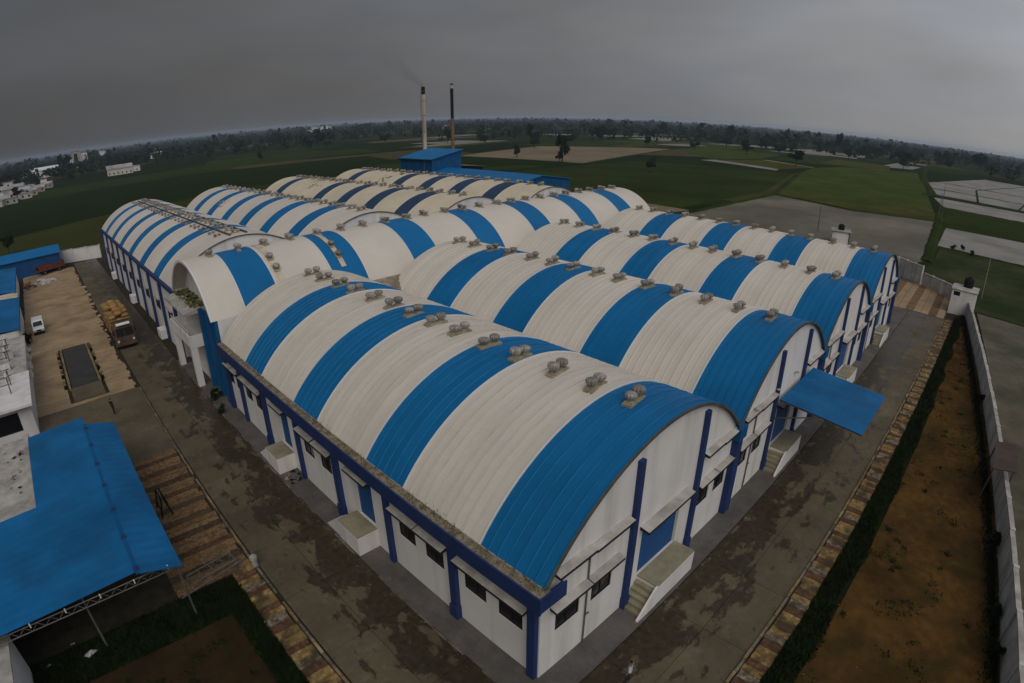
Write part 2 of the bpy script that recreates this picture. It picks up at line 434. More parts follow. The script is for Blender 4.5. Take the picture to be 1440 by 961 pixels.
# ------------------------------------------------------------------ mesh helpers
class MB:
    def __init__(s):
        s.v = []; s.f = []
    def add(s, vs, fs):
        o = len(s.v)
        s.v += [tuple(p) for p in vs]
        s.f += [tuple(i + o for i in f) for f in fs]
        return s
    def box(s, x0, x1, y0, y1, z0, z1):
        return s.add([(x0, y0, z0), (x1, y0, z0), (x1, y1, z0), (x0, y1, z0), (x0, y0, z1), (x1, y0, z1), (x1, y1, z1), (x0, y1, z1)],
                     [(0, 3, 2, 1), (4, 5, 6, 7), (0, 1, 5, 4), (1, 2, 6, 5), (2, 3, 7, 6), (3, 0, 4, 7)])
    def quad(s, a, b, c, d):
        return s.add([a, b, c, d], [(0, 1, 2, 3)])
    def prism(s, poly, axis, a, b):
        """2-D outline extruded along an axis: 'x' outline is (y,z), 'y' outline is (x,z), 'z' outline is (x,y)"""
        n = len(poly)
        def P(p, t):
            return (t, p[0], p[1]) if axis == 'x' else (p[0], t, p[1]) if axis == 'y' else (p[0], p[1], t)
        vs = [P(p, a) for p in poly] + [P(p, b) for p in poly]
        fs = [tuple(range(n - 1, -1, -1)), tuple(range(n, 2 * n))]
        fs += [(i, (i + 1) % n, n + (i + 1) % n, n + i) for i in range(n)]
        return s.add(vs, fs)
    def tube(s, p0, p1, r0, r1=None, n=8):
        r1 = r0 if r1 is None else r1
        p0 = Vector(p0); p1 = Vector(p1)
        d = (p1 - p0).normalized()
        a = d.orthogonal().normalized(); b = d.cross(a)
        vs = []
        for p, r in ((p0, r0), (p1, r1)):
            vs += [p + (a * math.cos(2 * math.pi * i / n) + b * math.sin(2 * math.pi * i / n)) * r for i in range(n)]
        fs = [(i, (i + 1) % n, n + (i + 1) % n, n + i) for i in range(n)] + [tuple(range(n - 1, -1, -1)), tuple(range(n, 2 * n))]
        return s.add(vs, fs)
    def lathe(s, prof, n=12, c=(0, 0, 0), ripple=0.0):
        vs = []
        for r, z in prof:
            for i in range(n):
                a = 2 * math.pi * i / n
                rr = r * (1 + (ripple if i % 2 else -ripple))
                vs.append((c[0] + rr * math.cos(a), c[1] + rr * math.sin(a), c[2] + z))
        fs = []
        for k in range(len(prof) - 1):
            for i in range(n):
                j = (i + 1) % n
                fs.append((k * n + i, k * n + j, (k + 1) * n + j, (k + 1) * n + i))
        fs.append(tuple(range(n - 1, -1, -1)))
        fs.append(tuple((len(prof) - 1) * n + i for i in range(n)))
        return s.add(vs, fs)
    def wall(s, o, du, L, z0, z1, holes, nrm, depth):
        """one wall face with real openings and their reveals"""
        o = Vector(o); du = Vector(du); nrm = Vector(nrm)
        us = sorted({0.0, L, *[h[0] for h in holes], *[h[1] for h in holes]})
        zs = sorted({z0, z1, *[h[2] for h in holes], *[h[3] for h in holes]})
        def P(u, z, d=0.0):
            return o + du * u + Vector((0, 0, z)) - nrm * d
        flip = (du.cross(Vector((0, 0, 1))) - nrm).length > 1
        def Q(a, b, c, d):
            s.quad(*((a, b, c, d) if not flip else (d, c, b, a)))
        for i in range(len(us) - 1):
            for j in range(len(zs) - 1):
                um, zm = (us[i] + us[i + 1]) / 2, (zs[j] + zs[j + 1]) / 2
                if any(h[0] < um < h[1] and h[2] < zm < h[3] for h in holes):
                    continue
                Q(P(us[i], zs[j]), P(us[i + 1], zs[j]), P(us[i + 1], zs[j + 1]), P(us[i], zs[j + 1]))
        for a, b, c, d in holes:
            Q(P(a, c), P(b, c), P(b, c, depth), P(a, c, depth))
            Q(P(b, c), P(b, d), P(b, d, depth), P(b, c, depth))
            Q(P(b, d), P(a, d), P(a, d, depth), P(b, d, depth))
            Q(P(a, d), P(a, c), P(a, c, depth), P(a, d, depth))
        return s
    def mesh(s, name):
        me = bpy.data.meshes.new(name)
        me.from_pydata(s.v, [], s.f)
        me.update()
        return me
    def build(s, name, mat, parent=None, loc=(0, 0, 0), rz=0.0, smooth=False, bevel=0.0):
        me = s.mesh(name)
        me.materials.append(mat)
        if smooth:
            me.polygons.foreach_set('use_smooth', [True] * len(me.polygons))
        o = link(name, me, parent, loc, rz)
        if bevel:
            md = o.modifiers.new('bevel', 'BEVEL'); md.width = bevel; md.segments = 2; md.limit_method = 'ANGLE'
        return o

def link(name, me, parent=None, loc=(0, 0, 0), rz=0.0, scale=None):
    o = bpy.data.objects.new(name, me)
    COL.objects.link(o)
    o.location = loc
    o.rotation_euler = (0, 0, rz)
    if scale:
        o.scale = scale
    if parent:
        o.parent = parent
    return o
def thing(name, label, cat, loc=(0, 0, 0), rz=0.0, group=None):
    o = link(name, None, None, loc, rz)
    o.empty_display_size = 0.3
    return tag(o, label, cat, group)
def tag(o, label, cat, group=None):
    o['label'] = label; o['category'] = cat
    if group:
        o['group'] = group
    return o
def struct(o):
    o['kind'] = 'structure'
    return o
def stuff(o):
    o['kind'] = 'stuff'
    return o
def copy_tree(o, parent=None):
    c = o.copy()
    COL.objects.link(c)
    c.parent = parent
    for ch in list(o.children):
        copy_tree(ch, c)
    return c
def sheet(name, pts, z, mat, parent=None):
    mb = MB()
    mb.add([(x, y, z) for x, y in pts], [tuple(range(len(pts)))])
    me = mb.mesh(name)
    if me.polygons[0].normal.z < 0:
        me.flip_normals()
    me.materials.append(mat)
    return link(name, me, parent)

# ------------------------------------------------------------------ ground
g = MB()
S, N = 14000.0, 24
g.quad((-S, -S, 0), (S, -S, 0), (S, S, 0), (-S, S, 0))
struct(g.build('ground', M_ground))
def field(name, pts, z, mat):
    return struct(sheet(name, pts, z, mat))
field('flooded_field', [(118, 82), (147, 77), (216, 79), (206, 47), (216.2, 19.8), (139.9, 14), (121, 19)], 0.030, M_mud)
field('crop_field', [(224, 80), (330, 108), (417, 51), (230, 22), (213, 47)], 0.034, M_green2)
field('crop_field', [(335, 110), (405, 124), (470, 120), (540, 72), (420, 53)], 0.034, M_green2)
field('crop_field', [(445, 172), (520, 185), (600, 120), (475, 122)], 0.034, M_green1)
field('crop_field', [(470, 268), (600, 290), (640, 215), (440, 176), (380, 190)], 0.033, M_green2)
field('crop_margin', [(222, 81), (232, 83), (226, 50), (262, 28.5), (230, 21.6), (210, 47)], 0.046, M_yel)
field('flooded_field', [(336, 35), (428, 50), (620, 20), (620, -70), (430, -45), (331, -30)], 0.040, M_water)
field('flooded_field', [(273.4, 23.4), (316, 32.6), (318, -45), (272, -40)], 0.042, M_water)
field('flooded_field', [(165.3, 14), (205.3, 15.8), (210, -40), (160, -38)], 0.044, M_water)
field('crop_field', [(208, 16), (270, 23), (270, -40), (213, -40)], 0.036, M_green1)
field('dry_field', [(250, 306), (377, 351), (463, 269), (330, 228), (256, 204)], 0.038, M_tan)
field('dry_field', [(361, 187), (377, 184), (355, 129), (341, 126)], 0.048, M_water)
field('dry_field', [(430, 172), (440, 170), (415, 125), (408, 124)], 0.048, M_tan)
field('crop_field', [(378, 184), (429, 172), (407, 125), (357, 129)], 0.036, M_yel)
field('flooded_field', [(520, 330), (690, 330), (700, 300), (540, 296)], 0.05, M_water)
field('flooded_field', [(560, 110), (760, 120), (800, 92), (590, 84)], 0.05, M_water)
field('dry_field', [(620, 205), (700, 215), (720, 190), (640, 182)], 0.05, M_tan)
field('pasture', [(105, 1.5), (121, 16), (138, 12), (163, 13), (158, -60), (96, -60), (103, -12)], 0.028, M_past)
field('muddy_ground', [(10, -12), (28, -9.2), (104, 0.3), (101, -22), (60, -40), (0, -40)], 0.032, M_mudw)
field('crop_field', [(150, 84), (222, 86), (330, 112), (300, 200), (150, 190), (120, 120)], 0.026, M_green1)
field('bare_field', [(118, 84), (150, 80), (152, 118), (150, 132), (118, 128)], 0.033, M_tan)
_r = random.Random(5)
for k in range(46):
    a_ = _r.uniform(R_(38), R_(97)); d_ = _r.uniform(300, 900)
    cx_, cy_ = math.sin(a_) * d_, math.cos(a_) * d_
    if 240 < cx_ < 480 and -50 < cy_ < 360 or cx_ < 620 and -80 < cy_ < 60 or cx_ < 240:
        continue
    lx, ly, an = _r.uniform(25, 70), _r.uniform(10, 32), _r.uniform(-.12, .3)
    c_, s_ = math.cos(an), math.sin(an)
    pts = [(cx_ + c_ * u_ - s_ * v_, cy_ + s_ * u_ + c_ * v_) for u_, v_ in ((-lx, -ly), (lx, -ly * .9), (lx * .95, ly), (-lx * .97, ly * 1.05))]
    q = _r.random()
    field('crop_field' if q < .78 else 'flooded_field', pts, 0.052 + .002 * k, M_green2 if q < .42 else M_green1 if q < .6 else M_yel if q < .78 else M_water)
# raised field bunds, overgrown
def bund(pts, wd, h):
    mb = MB()
    for (ax, ay), (bx, by) in zip(pts, pts[1:]):
        d = Vector((bx - ax, by - ay, 0)); L = d.length; d.normalize(); nn = Vector((-d.y, d.x, 0))
        k = max(2, int(L / 2.2))
        ring = []
        for i in range(k + 1):
            c = Vector((ax, ay, 0)) + d * (L * i / k)
            ww = wd * rnd.uniform(0.85, 1.15); hh = h * rnd.uniform(0.6, 1.2)
            ring.append([c - nn * ww, c - nn * ww * 0.45 + Vector((0, 0, hh)), c + nn * ww * 0.4 + Vector((0, 0, hh * 0.9)), c + nn * ww])
        vs = [p for r in ring for p in r]
        fs = [(i * 4 + j, (i + 1) * 4 + j, (i + 1) * 4 + j + 1, i * 4 + j + 1) for i in range(k) for j in range(3)]
        mb.add(vs, [tuple(reversed(f)) for f in fs])
    return struct(mb.build('field_bund', M_green1))
bund([(139.5, 13.5), (178, 16.5), (217, 19.5), (230, 21), (274, 24)], 1.5, 0.5)
bund([(118, 83), (147, 78), (217, 80), (330, 109)], 1.2, 0.4)
bund([(217, 80), (206, 47), (217, 20)], 1.0, 0.5)
bund([(163, 14), (158, -40)], 1.0, 0.4)
bund([(208, 16), (211, -40)], 1.0, 0.45)
bund([(271, 24), (270, -40)], 0.9, 0.4)
bund([(319, 33), (334, 35)], 6.0, 0.4)
bund([(325, 33), (322, -40)], 3.0, 0.45)
bund([(334, 35), (428, 51), (560, 70), (760, 90)], 2.2, 0.5)
bund([(256, 203), (330, 227), (464, 268)], 1.6, 0.4)
bund([(248, 306), (377, 352), (465, 270)], 1.6, 0.4)

bund([(331, 12), (430, 18), (620, -20)], 0.7, 0.3)
bund([(331, -8), (430, -16), (520, -40)], 0.6, 0.3)
bund([(380, 42), (378, -35)], 0.6, 0.3)
bund([(450, 47), (445, -42)], 0.6, 0.3)
# ------------------------------------------------------------------ the works' ground: roads, aprons, pavers, kerbs
X0, Y0, W = 13.35, 11.93, 18.1
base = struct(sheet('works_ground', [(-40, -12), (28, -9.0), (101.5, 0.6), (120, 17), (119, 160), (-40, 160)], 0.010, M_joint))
def slab_mesh(name, mat, h=0.05):
    mb = MB(); mb.box(0, 1, 0, 1, -0.05, h)
    me = mb.mesh(name); me.materials.append(mat)
    return me
def slabs(name, x0, x1, nx, y0, y1, ny, mat, h, gap=0.025, piece='concrete_slab', skip=None):
    root = struct(link(name, None))
    me = slab_mesh(piece, mat, h)
    dx, dy = (x1 - x0) / nx, (y1 - y0) / ny
    for i in range(nx):
        for j in range(ny):
            if skip and skip(x0 + dx * (i + .5), y0 + dy * (j + .5)):
                continue
            link(piece, me, root, (x0 + dx * i + gap / 2, y0 + dy * j + gap / 2, rnd.uniform(-0.006, 0.006)), 0, (dx - gap, dy - gap, 1))
    return root
slabs('side_road', 6.45, 11.75, 2, 10.3, 150, 28, M_roadL, 0.055)
slabs('front_road', 6.45, 118, 22, 4.85, 10.25, 2, M_roadF, 0.060)
ap = MB()
ap.box(11.78, X0 + 0.05, 10.32, 68, -0.05, 0.10)
ap.box(11.78, 86.5, 10.32, Y0 + 0.05, -0.051, 0.097)
struct(ap.build('wall_apron', M_apron))
ap = MB(); ap.box(86.0, 117, 10.32, 16, -0.05, 0.09)
struct(ap.build('yard_apron', M_apron))
# apron edging stones, chipped, along the foot of the halls
root = struct(link('apron_edging', None))
me = slab_mesh('edging_stone', M_edge, 0.11)
for j in range(44):
    if rnd.random() < 0.25:
        continue
    link('edging_stone', me, root, (11.66 + rnd.uniform(-.03, .03), 10.4 + j * 1.3, rnd.uniform(-.02, .02)), rnd.uniform(-.02, .02), (0.12, 1.22, 1))

# truck yard: rows of tan pavers
def paver_rows(name, x0, x1, y0, y1, pitch, mats, h, seed, jag=0.25, skip=None, piece='paver_row'):
    r = random.Random(seed)
    root = struct(link(name, None))
    mes = [slab_mesh(piece, m, h) for m in mats]
    y = y0; k = 0
    while y < y1 - 0.1:
        p = min(pitch * r.uniform(0.85, 1.15), y1 - y)
        me = mes[k % len(mes)] if len(mats) < 4 else r.choice(mes)
        segs = [(x0 + r.uniform(-jag, jag) * .3, x1 + r.uniform(-jag, jag))]
        if skip:
            segs = skip(y, p, segs)
        for a, b in segs:
            if b - a > .2:
                link(piece, me, root, (a, y + 0.02, r.uniform(-.012, .012)), r.uniform(-.004, .004), (b - a, p - 0.05, 1))
        y += p; k += 1
    return root
def around_weighbridge(y, p, segs):
    a, b = segs[0]
    if y + p > 64.5 and y < 84.3:
        return [(a, -1.15), (3.15, b)]
    return segs
paver_rows('truck_yard', -5.3, 5.9, 63.6, 146, 0.95, [M_yard, M_yard, M_yard], 0.075, 3, 0.3, around_weighbridge)
paver_rows('brown_paving', 1.2, 6.05, 29.4, 47.5, 0.62, [M_yard2, M_yard2, M_yard3], 0.07, 5, 0.12)
struct(sheet('shed_forecourt', [(-5.5, 47.5), (6.4, 47.5), (6.4, 63.5), (-5.5, 63.5)], 0.034, M_roadL))
# the paved far yard beyond the gables: strips run towards the far wall
root = struct(link('far_yard', None))
mes = [slab_mesh('paver_row', m, 0.12) for m in (M_yard, M_yard2, M_yard)]
for k in range(9):
    link('paver_row', mes[k % 3], root, (95.2 + 0.1 * (k % 2), 4.9 + k * 1.22, rnd.uniform(-.01, .01)), 0.02, (19.5, 1.15, 1))
# strip of coloured pavers in bands with its kerb, along the front road
root = struct(link('coloured_footway', None))
mes = {m.name: slab_mesh('paver_band', m, 0.13) for m in (M_pavy, M_pavr, M_pavg)}
seq = [M_pavy, M_pavr, M_pavg, M_pavy, M_pavr, M_pavy]
x = 5.0; k = 0
while x < 95:
    p = rnd.uniform(0.42, 0.72)
    link('paver_band', mes[seq[k % 6].name], root, (x, 3.45 + rnd.uniform(-.06, .06), rnd.uniform(-.012, .012)), rnd.uniform(-.012, .012), (p - 0.03, 1.12, 1))
    x += p; k += 1
kme = slab_mesh('kerb_stone', M_kerb, 0.17)
k2 = slab_mesh('kerb_stone', M_edge, 0.16)
x = 5.0
while x < 95:
    L = 0.95
    link('kerb_stone', kme if rnd.random() < .62 else k2, root, (x, 4.66 + rnd.uniform(-.02, .02), rnd.uniform(-.03, .01)), rnd.uniform(-.01, .01), (L - 0.06, 0.16, 1))
    x += L
root = struct(link('side_footway', None))
y = 12.0; k = 0
while y < 29.0:
    p = rnd.uniform(0.42, 0.75)
    link('paver_band', mes[seq[k % 6].name], root, (4.75 + rnd.uniform(-.05, .05), y, rnd.uniform(-.012, .012)), rnd.uniform(-.012, .012), (1.32, p - 0.03, 1))
    y += p; k += 1
y = 12.0
while y < 63:
    link('kerb_stone', kme if rnd.random() < .5 else k2, root, (6.17 + rnd.uniform(-.02, .02), y, rnd.uniform(-.03, .01)), rnd.uniform(-.01, .01), (0.16, 0.89, 1))
    y += 0.95
    if rnd.random() < .12:
        y += 0.9
struct(sheet('dirt_strip', [(8, -12.1), (28, -9.3), (101, 0.4), (99, 3.3), (0, 3.3), (0, -12.1)], 0.022, M_dirt))
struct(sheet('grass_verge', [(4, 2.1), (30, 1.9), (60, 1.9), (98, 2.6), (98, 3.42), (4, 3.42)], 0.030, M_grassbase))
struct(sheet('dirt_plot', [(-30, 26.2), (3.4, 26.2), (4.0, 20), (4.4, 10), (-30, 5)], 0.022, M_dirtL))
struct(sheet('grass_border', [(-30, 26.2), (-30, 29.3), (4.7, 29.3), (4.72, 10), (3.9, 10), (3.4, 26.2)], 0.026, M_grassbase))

# ------------------------------------------------------------------ the barrel roofed halls
def arc_pts(Wd, ze, zc, n, over=0.0):
    h = zc - ze
    Rr = ((Wd / 2) ** 2 + h * h) / (2 * h)
    A = math.asin((Wd / 2) / Rr) * (1 + over)
    return [(Wd / 2 + Rr * math.sin(-A + 2 * A * i / n), zc - Rr + Rr * math.cos(-A + 2 * A * i / n), -A + 2 * A * i / n) for i in range(n + 1)]
def roof_mesh(key, Wd, ze, zc, mat, ribbed, n=26, seam=True):
    """unit length roof sheet along the barrel; the ribbed one carries its raised seam"""
    prof = [(0, 0), (0.04, 0.07), (0.12, 0.07), (0.17, 0), (1, 0)] if ribbed else [(0, 0), (1, 0)]
    pts = arc_pts(Wd, ze, zc, n)
    vs = []
    for u, z, a in pts:
        for v, d in prof:
            vs.append((u + math.sin(a) * d, v, z + math.cos(a) * d))
    k = len(prof)
    fs = [(i * k + j, i * k + j + 1, (i + 1) * k + j + 1, (i + 1) * k + j) for i in range(n) for j in range(k - 1)]
    me = bpy.data.meshes.new(key)
    me.from_pydata(vs, [], [tuple(reversed(f)) for f in fs])
    me.materials.append(mat)
    if ribbed:
        me.materials.append(mat if not seam else M_seam if mat is M_roofw else M_seamb)
        for pi, p_ in enumerate(me.polygons):
            if pi % 4 in (0, 2):
                p_.material_index = 1
    if not ribbed:
        me.polygons.foreach_set('use_smooth', [True] * len(me.polygons))
    me.update()
    return me
def arc_strip(Wd, ze, zc, v0, v1, d0, d1, n=30):
    """closed curved bar following the roof, between lengths v0..v1 and offsets d0..d1 from the sheet"""
    pts = arc_pts(Wd, ze, zc, n)
    vs = []
    for u, z, a in pts:
        for v, d in ((v0, d0), (v1, d0), (v1, d1), (v0, d1)):
            vs.append((u + math.sin(a) * d, v, z + math.cos(a) * d))
    fs = [(i * 4 + j, (i + 1) * 4 + j, (i + 1) * 4 + (j + 1) % 4, i * 4 + (j + 1) % 4) for i in range(n) for j in range(4)]
    fs += [(0, 1, 2, 3), (n * 4 + 3, n * 4 + 2, n * 4 + 1, n * 4)]
    return MB().add(vs, fs)
# turbine ventilator pair
_t = MB().lathe([(0.20, 0), (0.20, 0.16), (0.30, 0.19), (0.335, 0.28), (0.34, 0.40), (0.31, 0.48), (0.20, 0.53), (0.04, 0.55)], 24, (0, 0, 0), 0.085)
ME_turb = _t.mesh('turbine'); ME_turb.materials.append(M_galv)
_b = MB()
_b.box(-0.85, 0.85, -0.26, 0.26, -0.10, 0.05)
_b.box(-0.70, -0.14, -0.24, 0.24, 0.05, 0.12).box(0.14, 0.70, -0.24, 0.24, 0.05, 0.12)
ME_vbase = _b.mesh('ventilator'); ME_vbase.materials.append(M_ventbase)
ME_plinth = MB().box(-0.8, 0.8, -0.3, 0.3, -0.1, 0.08).mesh('ventilator'); ME_plinth.materials.append(M_ventbase)
def ventilator(parent, u, v, z, tilt=0.0, small=1.0, rz=0.0):
    o = link('ventilator', ME_vbase, parent, (u, v, z + 0.03), 0, (small, small, small))
    o.rotation_euler = (rnd.uniform(-.05, .05), tilt + rnd.uniform(-.04, .04), rz + rnd.uniform(-.12, .12))
    for s in (-0.42, 0.42):
        link('turbine', ME_turb, o, (s, 0, 0.12), rnd.uniform(0, 1), (rnd.uniform(.9, 1.06), rnd.uniform(.9, 1.06), rnd.uniform(.82, 1.12)))
    return o
def window(parent, o, du, nrm, u0, u1, z0, z1, depth=0.14):
    """frame as the part, its glass as the sub-part; recessed in the opening"""
    o = Vector(o); du = Vector(du); nrm = Vector(nrm)
    f = MB(); p = MB()
    def bar(mb, a, b, c, d, t0, t1):
        vs = []
        for t in (t0, t1):
            for u, z in ((a, c), (b, c), (b, d), (a, d)):
                q = o + du * u - nrm * t
                vs.append((q.x, q.y, z))
        mb.add(vs, [(0, 1, 2, 3), (7, 6, 5, 4), (0, 4, 5, 1), (1, 5, 6, 2), (2, 6, 7, 3), (3, 7, 4, 0)])
    t = 0.05
    bar(f, u0, u0 + t, z0, z1, depth - .05, depth + .02); bar(f, u1 - t, u1, z0, z1, depth - .05, depth + .02)
    bar(f, u0 + t, u1 - t, z0, z0 + t, depth - .05, depth + .02); bar(f, u0 + t, u1 - t, z1 - t, z1, depth - .05, depth + .02)
    um = (u0 + u1) / 2
    bar(f, um - .02, um + .02, z0 + t, z1 - t, depth - .045, depth + .015)
    bar(p, u0 + t, um - .02, z0 + t, z1 - t, depth + .0, depth + .03)
    bar(p, um + .02, u1 - t, z0 + t, z1 - t, depth + .0, depth + .03)
    fo = f.build('window', M_frame, parent)
    p.build('pane', M_glass, fo)
    return fo
def sunshade(parent, o, du, nrm, u0, u1, z, depth=0.44, th=0.07, name='sunshade'):
    """thin sloping concrete hood with stubby ends"""
    o = Vector(o); du = Vector(du); nrm = Vector(nrm)
    mb = MB()
    vs = []
    for u in (u0, u1):
        for d, zz in ((0.0, z + 0.15), (depth, z + 0.05), (depth, z - th - .05), (0.0, z - 0.06)):
            q = o + du * u + nrm * d
            vs.append((q.x, q.y, zz))
    mb.add(vs, [(0, 1, 2, 3), (7, 6, 5, 4), (0, 4, 5, 1), (1, 5, 6, 2), (2, 6, 7, 3), (3, 7, 4, 0)])
    ob_ = mb.build(name, M_conc, parent)
    ob_.data.materials.append(M_frame)
    for fi in (0, 1, 3, 4, 5):
        ob_.data.polygons[fi].material_index = 1
    return ob_
def shutter(parent, o, du, nrm, u0, u1, z0, z1, depth=0.2):
    """roller shutter: slats with real relief"""
    o = Vector(o); du = Vector(du); nrm = Vector(nrm)
    mb = MB()
    n = int((z1 - z0) / 0.16)
    prof = []
    for i in range(n):
        a = z0 + (z1 - z0) * i / n; b = z0 + (z1 - z0) * (i + 1) / n
        prof += [(a, depth), (a + (b - a) * .25, depth - .035), (a + (b - a) * .75, depth - .035)]
    prof.append((z1, depth))
    vs = []
    for u in (u0, u1):
        for z, d in prof:
            q = o + du * u - nrm * d
            vs.append((q.x, q.y, z))
    k = len(prof)
    mb.add(vs, [(i, k + i, k + i + 1, i + 1) for i in range(k - 1)])
    return mb.build('shutter_door', M_shutter, parent)
def gable_upper(mb, Wd, ze, zc, v, facing, n=30):
    pts = arc_pts(Wd, ze, zc - 0.04, n)
    for i in range(n):
        a, b = pts[i], pts[i + 1]
        q = [(a[0], v, ze), (b[0], v, ze), (b[0], v, b[1]), (a[0], v, a[1])]
        mb.quad(*(q if facing < 0 else q[::-1]))

def roof_bands(root, key, Wd, ze, zc, bands, ribbed, sheetw=0.62):
    """bands: (v0, v1, 'b'|'w'|'n'); sheets are pieces on the near barrels, whole bands on the far ones"""
    mm = {'b': M_roofb, 'w': M_roofw, 'n': M_roofn, 'y': M_roofy, 'c': M_roofw_cross}
    cache = {}
    for v0, v1, c in bands:
        if c not in cache:
            cache[c] = roof_mesh('roof_sheet', Wd, ze, zc, mm[c], ribbed, seam=(key == 'F0'))
        n = max(1, round((v1 - v0) / sheetw)) if ribbed else 1
        for i in range(n):
            a = v0 + (v1 - v0) * i / n
            link('roof_sheet', cache[c], root, (0, a, rnd.uniform(-.006, .006) if ribbed else 0), 0, (1, (v1 - v0) / n, 1))
    # added pale strips imitating bright edge halos where the colours change
    for (a0, a1, ca), (b0, b1, cb) in zip(bands, bands[1:]):
        if ca != cb:
            arc_strip(Wd, ze, zc, a1 - 0.035, a1 + 0.035, 0.0, 0.075 if ribbed else 0.05).build('halo_strip', M_trim, root)

F_BANDS = [(-0.25, 3.87, 'b'), (3.87, 9.97, 'w'), (9.97, 13.8, 'b'), (13.8, 19.85, 'w'), (19.85, 23.65, 'b'), (23.65, 29.5, 'w'), (29.5, 33.35, 'b'), (33.35, 39.6, 'w')]
F_LABEL = ['nearest white barrel-roofed hall with four blue roof bands and a weedy edge gutter',
           'blue-banded barrel hall whose gable carries the sloping blue sheet canopy',
           'blue-banded barrel hall third along the gable row, just past the canopy',
           'last blue-banded barrel hall of the gable row, beside the paved far yard']
F_ZC = [11.2, 11.2, 11.0, 11.15]
F_W = [18.4, 17.9, 18.1, 17.6]
ZE = 6.6
L_F = 39.6
fx = X0
HALLS = []
for i in range(4):
    Wd, zc = F_W[i], F_ZC[i]
    root = thing('barrel_roof_hall', F_LABEL[i], 'warehouse', (fx, Y0, 0), 0, 'barrel roofed factory halls')
    HALLS.append(root)
    roof_bands(root, 'F%d' % i, Wd, ZE, zc, F_BANDS, True)
    arc_strip(Wd, ZE, zc, -0.32, -0.24, -0.07, 0.08).build('verge_trim', M_verge, root)
    # gable wall with openings
    o, du, nr = (0, 0, 0), (1, 0, 0), (0, -1, 0)
    p1, p2 = 6.75, Wd - 5.05                       # the two tall pilasters
    wins = [(1.05, 2.8), (3.7, 5.35), (p2 + 0.65, p2 + 2.15), (p2 + 2.85, p2 + 4.35)]
    d0, d1 = p1 + 1.1, p2 - 1.55
    holes = [(a, b, 2.75, 4.52) for a, b in wins] + [(d0, d1, 1.5, 5.05)]
    gw = MB()
    gw.wall(o, du, Wd, 0, ZE, holes, nr, 0.22)
    gable_upper(gw, Wd, ZE, zc, 0, -1)
    gw.build('gable_wall', M_white, root)
    gw = MB()
    gable_upper(gw, Wd, ZE, zc, L_F, 1)
    gw.quad((0, L_F, 0), (0, L_F, ZE), (Wd, L_F, ZE), (Wd, L_F, 0))
    gw.build('rear_wall', M_white, root)
    for a, b in wins:
        window(root, o, du, nr, a, b, 2.75, 4.52, 0.10)
        sunshade(root, o, du, nr, a - 0.42, b + 0.42, 4.66)
    shutter(root, o, du, nr, d0, d1, 1.5, 5.05)
    sunshade(root, o, du, nr, d0 - 0.3, d1 + 0.55, 5.2, 0.6)
    for a, b in ((0.75, 3.3), (3.32, p1 - 0.45), (p2 + 0.45, p2 + 2.6), (p2 + 2.62, p2 + 4.75)):
        sunshade(root, o, du, nr, a, b, 6.82 if a < 3 or abs(a - p2 - .45) < .1 else 6.74)
    for p in (p1, p2):
        MB().box(p - 0.2, p + 0.2, -0.24, -0.002, 0.0, 9.95).box(p - 0.25, p + 0.25, -0.30, -0.003, 0.0, 0.9).build('pilaster', M_navy, root)
    # pier and rainwater head at the valley to the next barrel
    MB().box(Wd - 0.42, Wd + 0.42, -0.42, -0.004, 0, 6.0).build('valley_pier', M_navy, root)
    MB().box(Wd - 0.55, Wd + 0.55, -0.55, -0.006, 6.0, 6.85).build('rainwater_head', M_bluew, root)
    MB().box(Wd - 0.3, Wd + 0.3, 0.0, L_F, 6.35, 6.62).build('valley_gutter', M_debris, root)
    # loading platform with steps down towards -x
    px0, px1 = d0 + 0.15, d1 + 0.1
    pl = MB().box(px0, px1, -1.42, -0.005, 0.0, 1.48)
    po = pl.build('loading_platform', M_white, root)
    MB().box(px0 - 0.02, px1 + 0.02, -1.40, -0.006, 1.48, 1.55).build('platform_top', M_plat, po)
    for k in range(6):
        zt = 1.48 - 0.245 * (k + 1)
        MB().box(px0 - 0.28 * (k + 1), px0 - 0.28 * k, -1.3, -0.006, 0.0, max(.05, zt + .02)).build('step', M_plat, po)
    MB().prism([(px0 - 1.75, 0.02), (px0 + 0.01, 0.02), (px0 + 0.01, 1.56), (px0 - 0.15, 1.56), (px0 - 1.75, 0.22)], 'y', -1.44, -1.31).build('stair_side_wall', M_white, po)
    MB().tube((3.25, -0.07, 0.0), (3.25, -0.07, 6.6), .05, n=6).tube((3.25, -.07, 2.2), (3.55, -.07, 2.2), .04, n=6).build('downpipe', M_steel, root)
    # ventilators along the ridge
    ys = [2.2, 4.8, 7.55, 10.5, 13.2, 16.05, 18.7, 21.4, 24.15, 26.9, 29.8, 32.5, 35.3, 37.9]
    for k, v in enumerate(ys):
        ventilator(root, Wd / 2 + 0.1 + rnd.uniform(-.08, .08), v + rnd.uniform(-.12, .12), zc + 0.02, 0.02)
    fx += Wd
    F_END = fx
